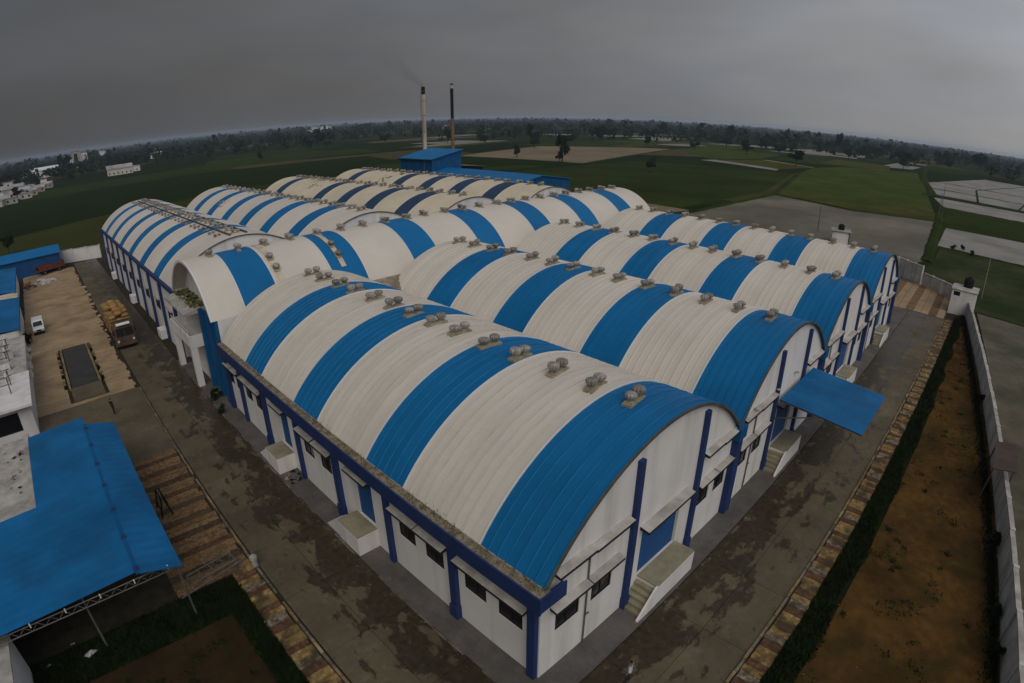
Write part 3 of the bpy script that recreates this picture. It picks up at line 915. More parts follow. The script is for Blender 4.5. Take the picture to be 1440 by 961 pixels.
# side wall of the nearest hall with its bays
h = HALLS[0]
o, du, nr = (0, 0, 0), (0, 1, 0), (-1, 0, 0)
wins = [(1.1, 2.75), (3.6, 5.25), (6.9, 8.5), (9.4, 11.0), (18.9, 20.5), (21.5, 23.1), (30.9, 32.5), (33.3, 34.9), (36.3, 37.4), (38.0, 39.1)]
doors = [(13.75, 15.75), (25.6, 27.4)]
sw = MB().wall(o, du, L_F, 0, ZE, [(a, b, 2.75, 4.45) for a, b in wins] + [(a, b, 1.5, 5.0) for a, b in doors], nr, 0.22)
sw.build('side_wall', M_white, h)
for a, b in wins:
    window(h, o, du, nr, a, b, 2.75, 4.45, 0.10)
    sunshade(h, o, du, nr, a - 0.42, b + 0.42, 4.58, 0.46)
for a, b in doors:
    shutter(h, o, du, nr, a, b, 1.5, 5.0)
    sunshade(h, o, du, nr, a - 0.25, b + 0.3, 5.05, 0.6)
    pl = MB().box(-1.5, -0.005, a - 0.1, b + 0.35, 0.0, 1.46).build('loading_platform', M_white, h)
    MB().box(-1.48, -0.006, a - 0.09, b + 0.33, 1.46, 1.53).build('platform_top', M_plat, pl)
    MB().prism([(b + 0.35, 0.02), (b + 2.1, 0.02), (b + 2.1, 0.2), (b + 0.35, 1.4)], 'x', -1.45, -0.3).build('ramp', M_white, pl)
for k, (y, wd) in enumerate(((0.32, .62), (5.95, .62), (11.9, .5), (17.9, .78), (23.8, .5), (30.0, .78), (35.6, .5), (39.25, .7))):
    wd *= .78
    mb = MB().box(-0.28, -0.002, y - wd / 2, y + wd / 2, 0.0, 5.62)
    if k % 2 == 1:
        mb.box(-0.36, -0.003, y - wd / 2 - .06, y + wd / 2 + .06, 0.0, 1.0)
    mb.build('pilaster', M_navy, h)
gb = MB().box(-0.66, -0.57, -0.56, L_F, 5.66, 6.62).box(-0.57, -0.004, -0.46, L_F, 5.66, 6.44)
gb.box(-0.57, 1.05, -0.56, -0.47, 5.75, 6.62).box(-0.003, 1.05, -0.468, -0.28, 5.75, 6.44).build('gutter_beam', M_navy, h)
gv = MB().box(-0.569, 0.16, -0.465, L_F, 6.44, 6.54).build('gutter_bed', M_debris, h)
db = MB()
for k in range(900):
    y = rnd.uniform(-.4, L_F - .1); x = rnd.uniform(-.55, .14); s = rnd.uniform(.03, .11)
    c = Vector((x, y, 6.54 + s * .3))
    vs = [c + Vector((rnd.uniform(-1, 1), rnd.uniform(-1, 1), rnd.uniform(-.5, 1))) * s for _ in range(5)]
    db.add(vs, [(0, 1, 2), (0, 2, 3), (0, 3, 4), (0, 4, 1), (1, 2, 3), (1, 3, 4)])
stuff(db.build('gutter_rubble', M_debris, h))
wd_ = MB()
for k in range(260):
    y = rnd.gauss(rnd.choice((1, 7, 8.5, 14, 20, 31)), 1.4); y = min(max(y, -.2), L_F - .2); x = rnd.uniform(-.35, .16)
    hgt = rnd.uniform(.1, .42); a = rnd.uniform(0, 6.28)
    wd_.add([(x, y, 6.53), (x + .05 * math.cos(a), y + .05 * math.sin(a), 6.53), (x + .1 * math.cos(a + 1), y + .1 * math.sin(a + 1), 6.53 + hgt)], [(0, 1, 2)])
stuff(wd_.build('gutter_weeds', M_moss, h))
# outer wall of the last hall of the row
h4 = HALLS[3]
MB().box(F_W[3] - 0.02, F_W[3] + 0.2, 0.3, L_F, 0, ZE).build('side_wall', M_white, h4)

# sheet canopy over the second gable's door
h2 = HALLS[1]
cx0, cx1 = 6.95, 14.75
cn = MB()
n = 20
for k in range(n):
    a = cx0 + (cx1 - cx0) * k / n; b = cx0 + (cx1 - cx0) * (k + 1) / n
    m_ = a + (b - a) * .22
    for (u0, u1, d) in ((a, m_, 0.015), (m_, b, 0.0)):
        cn.add([(u0, -0.35, 6.12 + d), (u1, -0.35, 6.12 + d), (u1, -6.75, 5.55 + d), (u0, -6.75, 5.55 + d),
                (u0, -0.35, 6.08 + d), (u1, -0.35, 6.08 + d), (u1, -6.75, 5.51 + d), (u0, -6.75, 5.51 + d)],
               [(3, 2, 1, 0), (4, 5, 6, 7), (0, 1, 5, 4), (2, 3, 7, 6), (1, 2, 6, 5), (3, 0, 4, 7)])
co = cn.build('canopy', M_shedb, h2)
fr = MB()
for u in (cx0 + .1, (cx0 + cx1) / 2, cx1 - .1):
    fr.tube((u, -0.3, 6.0), (u, -6.7, 5.44), 0.06)
    fr.tube((u, -0.05, 4.4), (u, -3.4, 5.68), 0.05)
for v, z in ((-6.6, 5.42), (-4.4, 5.62), (-2.2, 5.8)):
    fr.tube((cx0 + .05, v, z), (cx1 - .05, v, z), 0.045)
fr.build('canopy_frame', M_steel, co)
for k in range(3):
    MB().lathe([(0.17, 0), (0.16, 0.05), (0.05, 0.10)], 8, (2.6 + 4 * k, -0.2, 7.0)).build('wall_lamp', M_galv, h2)

# the crosswise hall
WT, ZET, ZCT = 15.4, 8.5, 13.0
LT = 72.4
root = thing('barrel_roof_hall', 'long crosswise barrel hall with arched porch, its blue bands running the other way', 'warehouse', (12.9, 67.4, 0), R_(-90), 'barrel roofed factory halls')
TH = root
bands = []
v = 0.0
for k in range(7):
    b0 = 16.35 + 10.0 * k - 12.9
    bands += [(v, b0, 'c'), (b0, b0 + 3.75, 'b')]
    v = b0 + 3.75
bands.append((v, LT, 'c'))
roof_bands(root, 'T', WT, ZET, ZCT, bands, False)
arc_strip(WT, ZET, ZCT, -0.14, -0.002, -0.20, 0.05).build('verge_trim', M_trim, root)
tw = MB()
gable_upper(tw, WT, ZET, ZCT, 1.5, -1)
tw.build('arch_wall', M_white, root)
tw = MB()
gable_upper(tw, WT, ZET, ZCT, LT - .1, 1)
tw.quad((0, LT - .1, 0), (0, LT - .1, ZET), (WT, LT - .1, ZET), (WT, LT - .1, 0))
tw.build('gable_wall', M_white, root)
MB().quad((WT, 0.5, 0), (WT, LT - .1, 0), (WT, LT - .1, ZET), (WT, 0.5, ZET)).build('side_wall', M_white, root)
MB().quad((0, 0.5, 0), (0, 0.5, ZET), (0, LT - .1, ZET), (0, LT - .1, 0)).build('side_wall', M_white, root)
# end wall: blue painted flank, dark upper loggia and doorway (u runs from the rear towards the camera)
MB().wall((0, 0.5, 0), (1, 0, 0), 9.6, 0, ZET, [(1.6, 8.6, 4.7, 7.7), (2.4, 7.6, 0.1, 3.6)], (0, -1, 0), 1.5).build('end_wall', M_white, root)
MB().wall((9.6, 0.5, 0), (1, 0, 0), WT - 9.6, 0, ZET, [(1.6, 2.7, 5.2, 7.6), (1.4, 3.0, 0.6, 3.4)], (0, -1, 0), 0.2).build('blue_flank_wall', M_bluew, root)
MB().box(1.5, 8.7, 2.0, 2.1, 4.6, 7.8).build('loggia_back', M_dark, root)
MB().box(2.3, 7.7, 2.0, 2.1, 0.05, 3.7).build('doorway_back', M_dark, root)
window(root, (9.6, 0.5, 0), (1, 0, 0), (0, -1, 0), 1.6, 2.7, 5.2, 7.6)
window(root, (9.6, 0.5, 0), (1, 0, 0), (0, -1, 0), 1.4, 3.0, 0.6, 3.4)
for u in (10.0, 12.9, WT - .3):
    MB().box(u - .28, u + .28, 0.15, 0.498, 0, ZET).build('pilaster', M_bluew, root)
# porch
pr = MB().box(0.9, 9.2, -1.15, 0.495, 4.35, 4.62).build('porch', M_white, root)
MB().box(0.9, 9.2, -1.15, -1.0, 4.62, 5.65).build('balcony_parapet', M_white, pr)
MB().box(0.9, 1.05, -0.99, 0.49, 4.62, 5.65).build('balcony_parapet', M_white, pr)
MB().box(9.05, 9.2, -0.99, 0.49, 4.62, 5.65).build('balcony_parapet', M_white, pr)
for u in (1.25, 8.85):
    MB().box(u - .33, u + .33, -1.12, -0.48, 0, 4.349).build('column', M_white, pr)
MB().prism([(-1.3, 7.9), (-1.3, 8.1), (0.48, 8.45), (1.49, 8.46), (1.49, 7.95)], 'x', 0.6, 9.5).build('porch_roof', M_conc, pr)
ms = MB()
for k in range(240):
    c = Vector((rnd.uniform(.8, 9.2), rnd.uniform(-0.2, 1.4), 8.45)); s = rnd.uniform(.08, .34)
    vs = [c + Vector((rnd.uniform(-1, 1), rnd.uniform(-1, 1), rnd.uniform(-.2, .9))) * s for _ in range(5)]
    ms.add(vs, [(0, 1, 2), (0, 2, 3), (0, 3, 4), (0, 4, 1), (1, 2, 3), (1, 3, 4)])
stuff(ms.build('porch_debris', M_moss, pr))
for k in range(8):
    MB().tube((1.5 + k, -1.07, 5.65), (1.5 + k, -1.07, 6.1), .025).build('railing_post', M_white, pr)
MB().tube((1.2, -1.07, 6.1), (8.9, -1.07, 6.1), .03).build('railing', M_white, pr)
# ventilators on the crosswise ridge
for x in [14.6 + 3.05 * k for k in range(23)]:
    ventilator(root, WT / 2 + rnd.uniform(-.1, .1), x - 12.9 + 1.2 + rnd.uniform(-.25, .25), ZCT, 0, 0.95)
def on_arc(Wd, ze, zc, frac):
    p = arc_pts(Wd, ze, zc, 100)[int(frac * 100)]
    return p
for vv, tag_ in ((7.95, 1), (15.0, 2)):
    # stained replacement sheet with two ventilators near its foot
    pts = arc_pts(WT, ZET, ZCT, 40)[18:36]
    mb = MB(); vs = []
    for u, z, a in pts:
        for q, d in ((vv - .28, .06), (vv + .30, .06)):
            vs.append((u + math.sin(a) * d, q, z + math.cos(a) * d))
    mb.add(vs, [(i * 2, i * 2 + 2, i * 2 + 3, i * 2 + 1) for i in range(len(pts) - 1)])
    mb.build('stained_sheet', M_rooft, root, smooth=True)
    for fr_ in (0.70, 0.79):
        u, z, a = on_arc(WT, ZET, ZCT, fr_)
        vb = link('ventilator', ME_plinth, root, (u, vv, z + .05), 0, (.6, 1, 1))
        vb.rotation_euler = (0, a, 0)
        link('turbine', ME_turb, vb, (0, 0, .05), 0, (1.5, .95, .95))

# the rear halls
B_LABEL = ['rear barrel hall with tall navy pillars along the truck yard',
           'rear barrel hall behind the pillared one, bright blue bands and one faded patch',
           'rear barrel hall with dark navy bands, third from the truck yard',
           'farthest rear barrel hall with navy bands, before the blue boiler house']
LB, ZEB, ZCB = 68.0, 8.35, 12.95
bx = 13.0
B_END = 0
for i in range(4):
    Wd = 18.2
    zc = ZCB
    root = thing('barrel_roof_hall', B_LABEL[i], 'warehouse', (bx, 67.95, 0), 0, 'barrel roofed factory halls')
    HALLS.append(root)
    cc = 'b' if i < 2 else 'n'
    cw_ = 'w' if i < 2 else 'y'
    bands = []; v = 0.0
    for k in range(6):
        b0 = 7.65 + 10.05 * k
        if i >= 2 and k == 4:
            continue
        bands += [(v, b0, cw_), (b0, b0 + 3.7, cc)]
        v = b0 + 3.7
    bands.append((v, LB, cw_))
    roof_bands(root, 'B%d' % i, Wd, ZEB, zc, bands, False)
    arc_strip(Wd, ZEB, zc, -0.10, -0.002, -0.04, 0.07).build('verge_trim', M_verge, root)
    gw = MB()
    gable_upper(gw, Wd, ZEB, zc, 0.05, -1)
    gw.quad((0, .05, 0), (Wd, .05, 0), (Wd, .05, ZEB), (0, .05, ZEB))
    gw.build('gable_wall', M_white, root)
    gw = MB()
    gable_upper(gw, Wd, ZEB, zc, LB - .05, 1)
    gw.quad((0, LB - .05, 0), (0, LB - .05, ZEB), (Wd, LB - .05, ZEB), (Wd, LB - .05, 0))
    gw.build('rear_wall', M_white, root)
    step = 2.35 if i == 0 else 2.9
    v = 2.6
    while v < LB - 4:
        ventilator(root, Wd / 2 + 0.1, v + rnd.uniform(-.2, .2), zc, 0, .95 if i else .75)
        if i == 0:
            ventilator(root, Wd / 2 - 1.9, v + 1.1 + rnd.uniform(-.2, .2), zc - .28, -.13, .62)
        v += step
    if i == 0:
        for dd in (-.9, 1.2):
            MB().box(Wd / 2 + dd - .12, Wd / 2 + dd + .12, 1.5, LB - 3, zc - .05, zc + .12).build('ridge_rail', M_verge, root)
        sw = MB().box(-0.02, 0.2, 0.06, LB - .06, 0, ZEB).build('side_wall', M_white, root)
        MB().box(-0.4, -0.022, -0.1, LB, 7.95, 8.42).build('gutter_beam', M_navy, root)
        for k in range(10):
            y = 0.6 + 7.42 * k
            MB().box(-0.26, -0.024, y - .55, y + .55, 0, 7.94).build('pilaster', M_navy, root)
            if k < 9:
                MB().box(-0.32, -0.025, y + 2.2, y + 5.2, 5.0, 5.12).build('sunshade', M_conc, root)
                window(root, (-0.02, 0, 0), (0, 1, 0), (-1, 0, 0), y + 2.5, y + 4.9, 3.6, 4.8, -0.03)
                if k % 3 == 1:
                    MB().box(-1.0, -0.026, y + 1.2, y + 3.2, 0, 1.2).build('loading_platform', M_white, root)
    else:
        MB().box(-0.3, 0.3, 0.0, LB, 8.05, 8.38).build('valley_gutter', M_debris, root)
    if i >= 1:
        # rubble and grime lying on the sheets
        for (uu, vv2, sz) in ({1: [(0.23, 47.5, 2.2)], 2: [(0.32, 46.5, 3.0), (0.45, 50.5, 2.4)], 3: [(0.28, 47, 3.0), (0.46, 44, 2.6)]}[i]):
            p = arc_pts(Wd, ZEB, zc, 100)
            rb = MB()
            for k in range(26):
                c = p[min(95, max(3, int(uu * 100 + rnd.gauss(0, 5))))]
                s = rnd.uniform(.12, .5)
                q = Vector((c[0], vv2 + rnd.gauss(0, sz * .5), c[1] + .04))
                vs = [q + Vector((rnd.uniform(-1, 1), rnd.uniform(-1, 1), rnd.uniform(-.1, .3))) * s for _ in range(5)]
                rb.add(vs, [(0, 1, 2), (0, 2, 3), (0, 3, 4), (0, 4, 1), (1, 2, 3), (1, 3, 4)])
            stuff(rb.build('roof_rubble', M_sack if i == 1 else M_rust, root))
    bx += Wd
    B_END = bx
MB().box(18.2 - .2, 18.2, 0.06, LB - .06, 0, ZEB).build('side_wall', M_white, HALLS[-1])
# valley flashings where the front barrels run into the crosswise roof
for i in range(3):
    hx = sum(F_W[:i + 1])
    fl = MB()
    fl.add([(F_W[i] - 1.6, L_F - 2.6, 7.3), (F_W[i] + 0.3, L_F - 2.9, 6.9), (F_W[i] + 2.2, L_F + .4, 8.6), (F_W[i] - 2.0, L_F + .4, 8.6),
            (F_W[i] - 1.6, L_F - 2.6, 6.7), (F_W[i] + 0.3, L_F - 2.9, 6.7), (F_W[i] + 2.2, L_F + .4, 6.7), (F_W[i] - 2.0, L_F + .4, 6.7)],
           [(0, 1, 2, 3), (7, 6, 5, 4), (0, 4, 5, 1), (1, 5, 6, 2), (2, 6, 7, 3), (3, 7, 4, 0)])
    fl.build('valley_flashing', M_rust, HALLS[i])

# ------------------------------------------------------------------ boiler house, low shed and chimneys
def cladding(mb, p0, p1, z0, z1a, z1b, step=0.5, dep=0.05, nrm=(0, -1)):
    """ribbed sheet wall from p0 to p1 (plan), top sloping from z1a to z1b"""
    p0 = Vector((*p0, 0)); p1 = Vector((*p1, 0)); L = (p1 - p0).length
    n = max(2, int(L / step)); nn = Vector((*nrm, 0))
    for k in range(n):
        for (a, b, d) in ((k / n, (k + .35) / n, dep), ((k + .35) / n, (k + 1) / n, 0.0)):
            A = p0 + (p1 - p0) * a + nn * d; B = p0 + (p1 - p0) * b + nn * d
            za = z1a + (z1b - z1a) * a; zb = z1a + (z1b - z1a) * b
            mb.quad((A.x, A.y, z0), (B.x, B.y, z0), (B.x, B.y, zb), (A.x, A.y, za))
bh = thing('boiler_house', 'tall blue sheet-clad boiler house below the two chimneys', 'industrial building', (96, 128.4, 0))
mb = MB()
cladding(mb, (0, 15), (0, 0), 0, 14, 14, 0.9, 0.06, (-1, 0))
cladding(mb, (0, 0), (10.3, 0), 0, 14, 16, 0.9, 0.06, (0, -1))
cladding(mb, (10.3, 0), (10.3, 15), 0, 16, 16, 0.9, 0.06, (1, 0))
cladding(mb, (10.3, 15), (0, 15), 0, 16, 14, 0.9, 0.06, (0, 1))
mb.build('wall', M_bluew, bh)
mb = MB().prism([(-.5, 13.98), (10.8, 16.18), (10.8, 16.36), (-.5, 14.16)], 'y', -.5, 15.5)
ro = mb.build('roof', M_roofb, bh)
MB().box(-.56, -.40, -.55, 15.5, 13.72, 13.97).build('eave_gutter', M_dark, ro)
ls = thing('boiler_shed', 'long low blue-roofed shed running out from the boiler house', 'industrial building', (92.7, 93, 0))
mb = MB()
cladding(mb, (0, 35.2), (0, 0), 0, 10, 10, 1.0, 0.06, (-1, 0))
cladding(mb, (0, 0), (8.6, 0), 0, 10, 11.4, 1.0, 0.06, (0, -1))
cladding(mb, (8.6, 0), (18.5, 0), 0, 11.4, 10.1, 1.0, 0.06, (0, -1))
cladding(mb, (18.5, 0), (18.5, 35.2), 0, 10.1, 10.1, 1.0, 0.06, (1, 0))
mb.build('wall', M_bluew, ls)
MB().prism([(-.45, 9.96), (8.6, 11.46), (19.0, 10.06), (19.0, 10.2), (8.6, 11.62), (-.45, 10.1)], 'y', -.4, 35.2).build('roof', M_roofb, ls)
MB().box(-.75, -.46, -.4, 35.2, 9.75, 10.0).build('eave_gutter', M_dark, ls)
sh = thing('lean_to', 'dark lean-to roof beside the tall blue boiler house', 'shed', (106.6, 128.6, 0))
MB().box(0, 8, 0, 12, 0, 10.9).build('wall', M_dark, sh)
MB().prism([(-.1, 11.6), (8.4, 10.9), (8.4, 11.05), (-.1, 11.75)], 'y', -.3, 12.3).build('roof', M_steel, sh)
ch = thing('chimney', 'cream and soot-topped chimney behind the boiler house, the left of two', 'chimney', (109.7, 150, 0))
def stack(root, zs, rs, mats):
    for k in range(len(mats)):
        MB().lathe([(rs[k], zs[k]), (rs[k + 1], zs[k + 1])], 16).build('shaft', mats[k], root, smooth=False)
stack(ch, [0, 16, 26, 32.6, 35.0], [0.78, 0.68, 0.61, 0.58, 0.56], [M_chimc, M_chimc, M_chimc, M_chimk])
ld = MB()
for s in (-.25, .25):
    ld.tube((-1.05, s, 2), (-.95, s, 34.2), .03, n=5)
for k in range(60):
    ld.tube((-1.02, -.25, 2.3 + k * .53), (-1.02, .25, 2.3 + k * .53), .022, n=4)
ld.build('ladder', M_steel, ch)
for z in (21, 26, 30.5, 33.5):
    MB().lathe([(0.64, 0), (0.68, .05), (0.68, .16), (0.64, .2)], 16, (0, 0, z)).build('hoop', M_chimr, ch)
ch2 = thing('chimney', 'thinner black-topped chimney with a rusty lower half, the right of two', 'chimney', (119.3, 148, 0))
stack(ch2, [0, 14, 19, 25, 35.0], [0.62, 0.56, 0.53, 0.50, 0.50], [M_chimr, M_chimr, M_chimr, M_chimk])
MB().lathe([(0.53, 0), (0.55, .05), (0.55, .75), (0.5, .8)], 16, (0, 0, 34.4)).build('cowl_ring', M_conc, ch2)
MB().lathe([(0.62, 0), (0.60, .2), (0.1, .45)], 16, (0, 0, 35.6)).build('cowl', M_chimk, ch2)
MB().tube((0, 0, 35.0), (0, 0, 35.7), .08).build('cowl_stem', M_steel, ch2)

# ------------------------------------------------------------------ boundary walls and far corner
def wall_run(name, label, pts, h, th, mat, bay=4.0, coping=True, cat='wall', group=None):
    a = pts[0]
    root = thing(name, label, cat, (a[0], a[1], 0), 0, group)
    for (ax, ay), (bx_, by) in zip(pts, pts[1:]):
        L = math.hypot(bx_ - ax, by - ay); an = math.atan2(by - ay, bx_ - ax)
        n = max(1, round(L / bay)); b = L / n
        for k in range(n):
            dz = rnd.uniform(-.06, .06)
            q = (ax - a[0] + math.cos(an) * b * k, ay - a[1] + math.sin(an) * b * k, 0)
            MB().box(0.24, b, -th / 2, th / 2, 0, h + dz).build('panel', mat, root, q, an)
            MB().box(0, 0.238, -th / 2 - .06, th / 2 + .06, 0, h + .18).build('pier', mat, root, q, an)
            if coping:
                MB().box(0.24, b, -th / 2 - .05, th / 2 + .05, h + dz + .002, h + dz + .09).build('coping', M_conc, root, q, an)
    return root
wall_run('boundary_wall', 'long whitewashed boundary wall beside the orange dirt strip', [(10, -11.2), (27, -8.05), (55.4, -4.45), (75, -1.85), (101.6, 2.0)], 2.3, 0.25, M_lwall)
wall_run('boundary_wall', 'pale wall closing the paved far yard behind the white tank room', [(104.6, 3.0), (109.2, 5.2), (114.6, 11.0)], 2.4, 0.25, M_lwall, 2.6)
wall_run('boundary_wall', 'taller panelled wall beside the end of the last barrel hall', [(115.0, 11.4), (118.9, 16.5), (117.5, 24)], 3.4, 0.3, M_lwall, 2.2)
wall_run('boundary_wall', 'pale wall at the far end of the truck yard', [(13.2, 150.4), (3.6, 153.5)], 3.0, 0.3, M_white, 3.2)
pr_ = thing('pump_room', 'white boxy tank room at the corner of the far yard', 'hut', (99.8, 0.9, 0))
MB().wall((0, 0, 0), (1, 0, 0), 4.2, 0, 3.9, [(0.5, 1.3, 2.9, 3.6)], (0, -1, 0), .2).wall((0, 3.9, 0), (0, -1, 0), 3.9, 0, 3.9, [(0.3, 1.3, 2.95, 3.65)], (-1, 0, 0), .2).build('wall', M_white, pr_)
MB().box(4.0, 4.2, 0.01, 3.9, 0, 3.9).box(0.01, 4.0, 3.7, 3.9, 0, 3.9).build('rear_wall', M_white, pr_)
MB().box(-.12, 4.35, -.12, 4.05, 3.9, 4.02).build('roof_slab', M_conc, pr_)
MB().box(.21, .3, 0.3, 3.6, 2.5, 3.8).box(.4, 1.5, .21, .3, 2.5, 3.8).build('opening_dark', M_dark, pr_)
tk = thing('water_tank', 'black plastic water tank on the white tank room', 'tank', (102.9, 2.6, 4.02))
MB().lathe([(0.75, 0), (0.78, .3), (0.74, .34), (0.78, .4), (0.78, .8), (0.74, .84), (0.78, .9), (0.76, 1.35), (0.4, 1.6), (0.2, 1.62)], 16).build('shell', M_black, tk, smooth=True)
MB().lathe([(0.22, 0), (0.22, .1), (0.05, .13)], 12, (0, 0, 1.62)).build('lid', M_black, tk)
gs = thing('guard_shelter', 'brown sheet shelter on leaning poles over the boundary wall', 'shelter', (47.6, -5.2, 0))
MB().prism([(-.9, 3.25), (.9, 2.95), (.9, 3.03), (-.9, 3.33)], 'x', -1.9, 3.1).build('roof_sheet', M_brownpl, gs)
for x_, y_, tx in ((-1.8, .75, -2.3), (-1.8, -.7, -2.0), (3.0, .75, 2.7), (3.0, -.7, 3.1)):
    MB().tube((tx, y_ * (1.5 if y_ > 0 else 1), 0), (x_, y_, 3.2 - y_ * .15), .05).build('pole', M_bark, gs)

# ------------------------------------------------------------------ left side sheds and buildings
def corrugated_roof(prof, y0, y1, pitch, amp, th=0.03):
    """sheet following the (x,z) outline, rolled along y with trapezoid ribs"""
    n = int((y1 - y0) / pitch)
    mb = MB(); k = len(prof); vs = []
    ys = []
    for i in range(n):
        a = y0 + (y1 - y0) * i / n; b = (y1 - y0) / n
        ys += [(a, 0), (a + b * .25, amp), (a + b * .5, amp), (a + b * .7, 0)]
    ys.append((y1, 0))
    for y, d in ys:
        for x, z in prof:
            vs.append((x, y, z + d))
    for y, d in ys:
        for x, z in prof:
            vs.append((x, y, z + d - th))
    m = len(ys); o = m * k
    fs = []
    for i in range(m - 1):
        for j in range(k - 1):
            fs.append((i * k + j, i * k + j + 1, (i + 1) * k + j + 1, (i + 1) * k + j))
            fs.append((o + (i + 1) * k + j, o + (i + 1) * k + j + 1, o + i * k + j + 1, o + i * k + j))
    for j in range(k - 1):
        fs.append((j, o + j, o + j + 1, j + 1))
        fs.append(((m - 1) * k + j + 1, o + (m - 1) * k + j + 1, o + (m - 1) * k + j, (m - 1) * k + j))
    return mb.add(vs, fs)
op = thing('open_shed', 'large L-shaped blue sheet roof on slim posts in the lower left', 'shed', (0, 27, 0))
ZR = 4.6
corrugated_roof([(-0.38, ZR + .10), (1.95, ZR - .55)], 0, 20.6, 0.8, .02).build('roof_slope', M_shedb, op)
corrugated_roof([(-5.0, ZR - .22), (-0.36, ZR + .05)], 11.0, 22.2, 0.8, .012).build('roof_slope', M_shedb, op)
corrugated_roof([(-16.0, ZR - .75), (-5.0, ZR - .22), (-0.36, ZR + .05)], 0.3, 11.0, 0.8, .012).build('roof_slope', M_shedb, op)
for k in range(7):
    MB().box(-.5, -.22, 0.3 + 3.2 * k, 0.62 + 3.2 * k, ZR + .09, ZR + .17).build('ridge_clip', M_navy, op)
MB().box(-.46, -.28, 0, 20.6, ZR + .06, ZR + .12).build('ridge_cap', M_bluew, op)
for (x_, y_) in ((1.7, .5), (1.7, 7), (1.7, 13.5), (1.7, 20.2), (-3.6, 1.2), (-8.8, 1.0), (-13.5, 1.2), (-4.6, 20.5), (-8.8, 10.6)):
    MB().tube((x_, y_, 0), (x_, y_, ZR - .35 - (0.35 if x_ > 0 else 0)), .06).build('post', M_steel, op)
tr = MB()
for z in (ZR - .45, ZR - .85):
    tr.tube((-16, .42, z - .25), (1.6, .42, z), .035, n=6)
for k in range(24):
    x_ = -15.8 + .72 * k
    tr.tube((x_, .42, ZR - 1.08 + k * .01), (x_ + .36, .42, ZR - .72 + k * .01), .02, n=5)
    tr.tube((x_ + .36, .42, ZR - .72 + k * .01), (x_ + .72, .42, ZR - 1.08 + k * .01), .02, n=5)
tr.build('truss', M_steel, op)
for k in range(9):
    MB().tube((-14 + 1.9 * k, .2, ZR - .55), (-14 + 1.9 * k, .2, ZR - .28), .035, n=5).build('purlin_end', M_trim, op)
fb = thing('flat_roof_block', 'low block with a littered flat concrete roof enclosed by the blue shed', 'building', (-16, 38.2, 0))
MB().box(0, 10.9, 0, 12.6, 0, 3.6).build('wall', M_white, fb)
MB().box(-.1, 11.0, -.1, 12.7, 3.6, 3.78).build('roof_slab', M_conc, fb)
MB().box(10.55, 10.98, -.08, 12.68, 3.781, 4.05).build('parapet', M_conc, fb)
for k in range(34):
    x_, y_, s = rnd.uniform(5, 10.3), rnd.gauss(8.3, 2.4), rnd.uniform(.08, .3)
    if not 0.2 < y_ < 12:
        continue
    q = Vector((x_, y_, 3.79))
    vs = [q + Vector((rnd.uniform(-1, 1), rnd.uniform(-1, 1), rnd.uniform(0, .6))) * s for _ in range(5)]
    MB().add(vs, [(0, 1, 2), (0, 2, 3), (0, 3, 4), (0, 4, 1), (1, 2, 3), (1, 3, 4)]).build('litter', M_rust if k % 3 else M_dark, fb)
wb_ = thing('store_room', 'white wall of a small store under the near edge of the blue shed', 'building', (-13, 24.6, 0))
MB().box(0, 5.0, 0, 4.2, 0, 3.2).build('wall', M_white, wb_)
MB().box(-.1, 5.08, -.1, 4.3, 3.2, 3.32).build('roof_slab', M_conc, wb_)
for k, (x_, y_, s_) in enumerate(((-4.6, 28.1, .38), (-7.0, 28.6, .18), (-5.4, 29.4, .16))):
    q = Vector((0, 0, .03))
    vs = [Vector((math.cos(a_) * s_ * rnd.uniform(.6, 1.2), math.sin(a_) * s_ * .6, rnd.uniform(.02, .16))) for a_ in (0, 1.2, 2.2, 3.4, 4.4, 5.4)]
    mb = MB().add(vs + [v_ - Vector((0, 0, .015)) for v_ in vs], [tuple(range(6)), tuple(range(11, 5, -1))] + [(i_, 6 + i_, 6 + (i_ + 1) % 6, (i_ + 1) % 6) for i_ in range(6)])
    tag(mb.build('litter', M_sack, None, (x_, y_, .08)), ['largest white scrap lying in the grass before the blue shed', 'white scrap nearest the store wall before the blue shed', 'smallest white scrap just under the blue shed edge'][k], 'litter')
ob = thing('office_block', 'white flat-roofed office with a dark opening facing the blue shed', 'building', (-16, 59.3, 0))
MB().wall((0, 0, 0), (1, 0, 0), 11.2, 0, 3.5, [(6.2, 9.9, 0.9, 2.9)], (0, -1, 0), .25).build('front_wall', M_white, ob)
MB().box(0, 11.2, .28, 24, 0, 3.5).build('wall', M_white, ob)
MB().box(6.25, 9.85, .2, .275, .95, 2.85).build('dark_window', M_glass, ob)
MB().box(-.2, 11.5, -1.0, 9.0, 3.5, 3.72).build('roof_slab', M_white, ob)
MB().box(-.2, 11.3, 9.01, 24.1, 3.5, 3.66).build('roof_slab', M_conc, ob)
for k in range(4):
    MB().box(11.25, 11.75, 10 + k * 3.4, 11.6 + k * 3.4, 2.4, 2.52).build('sunshade', M_conc, ob)
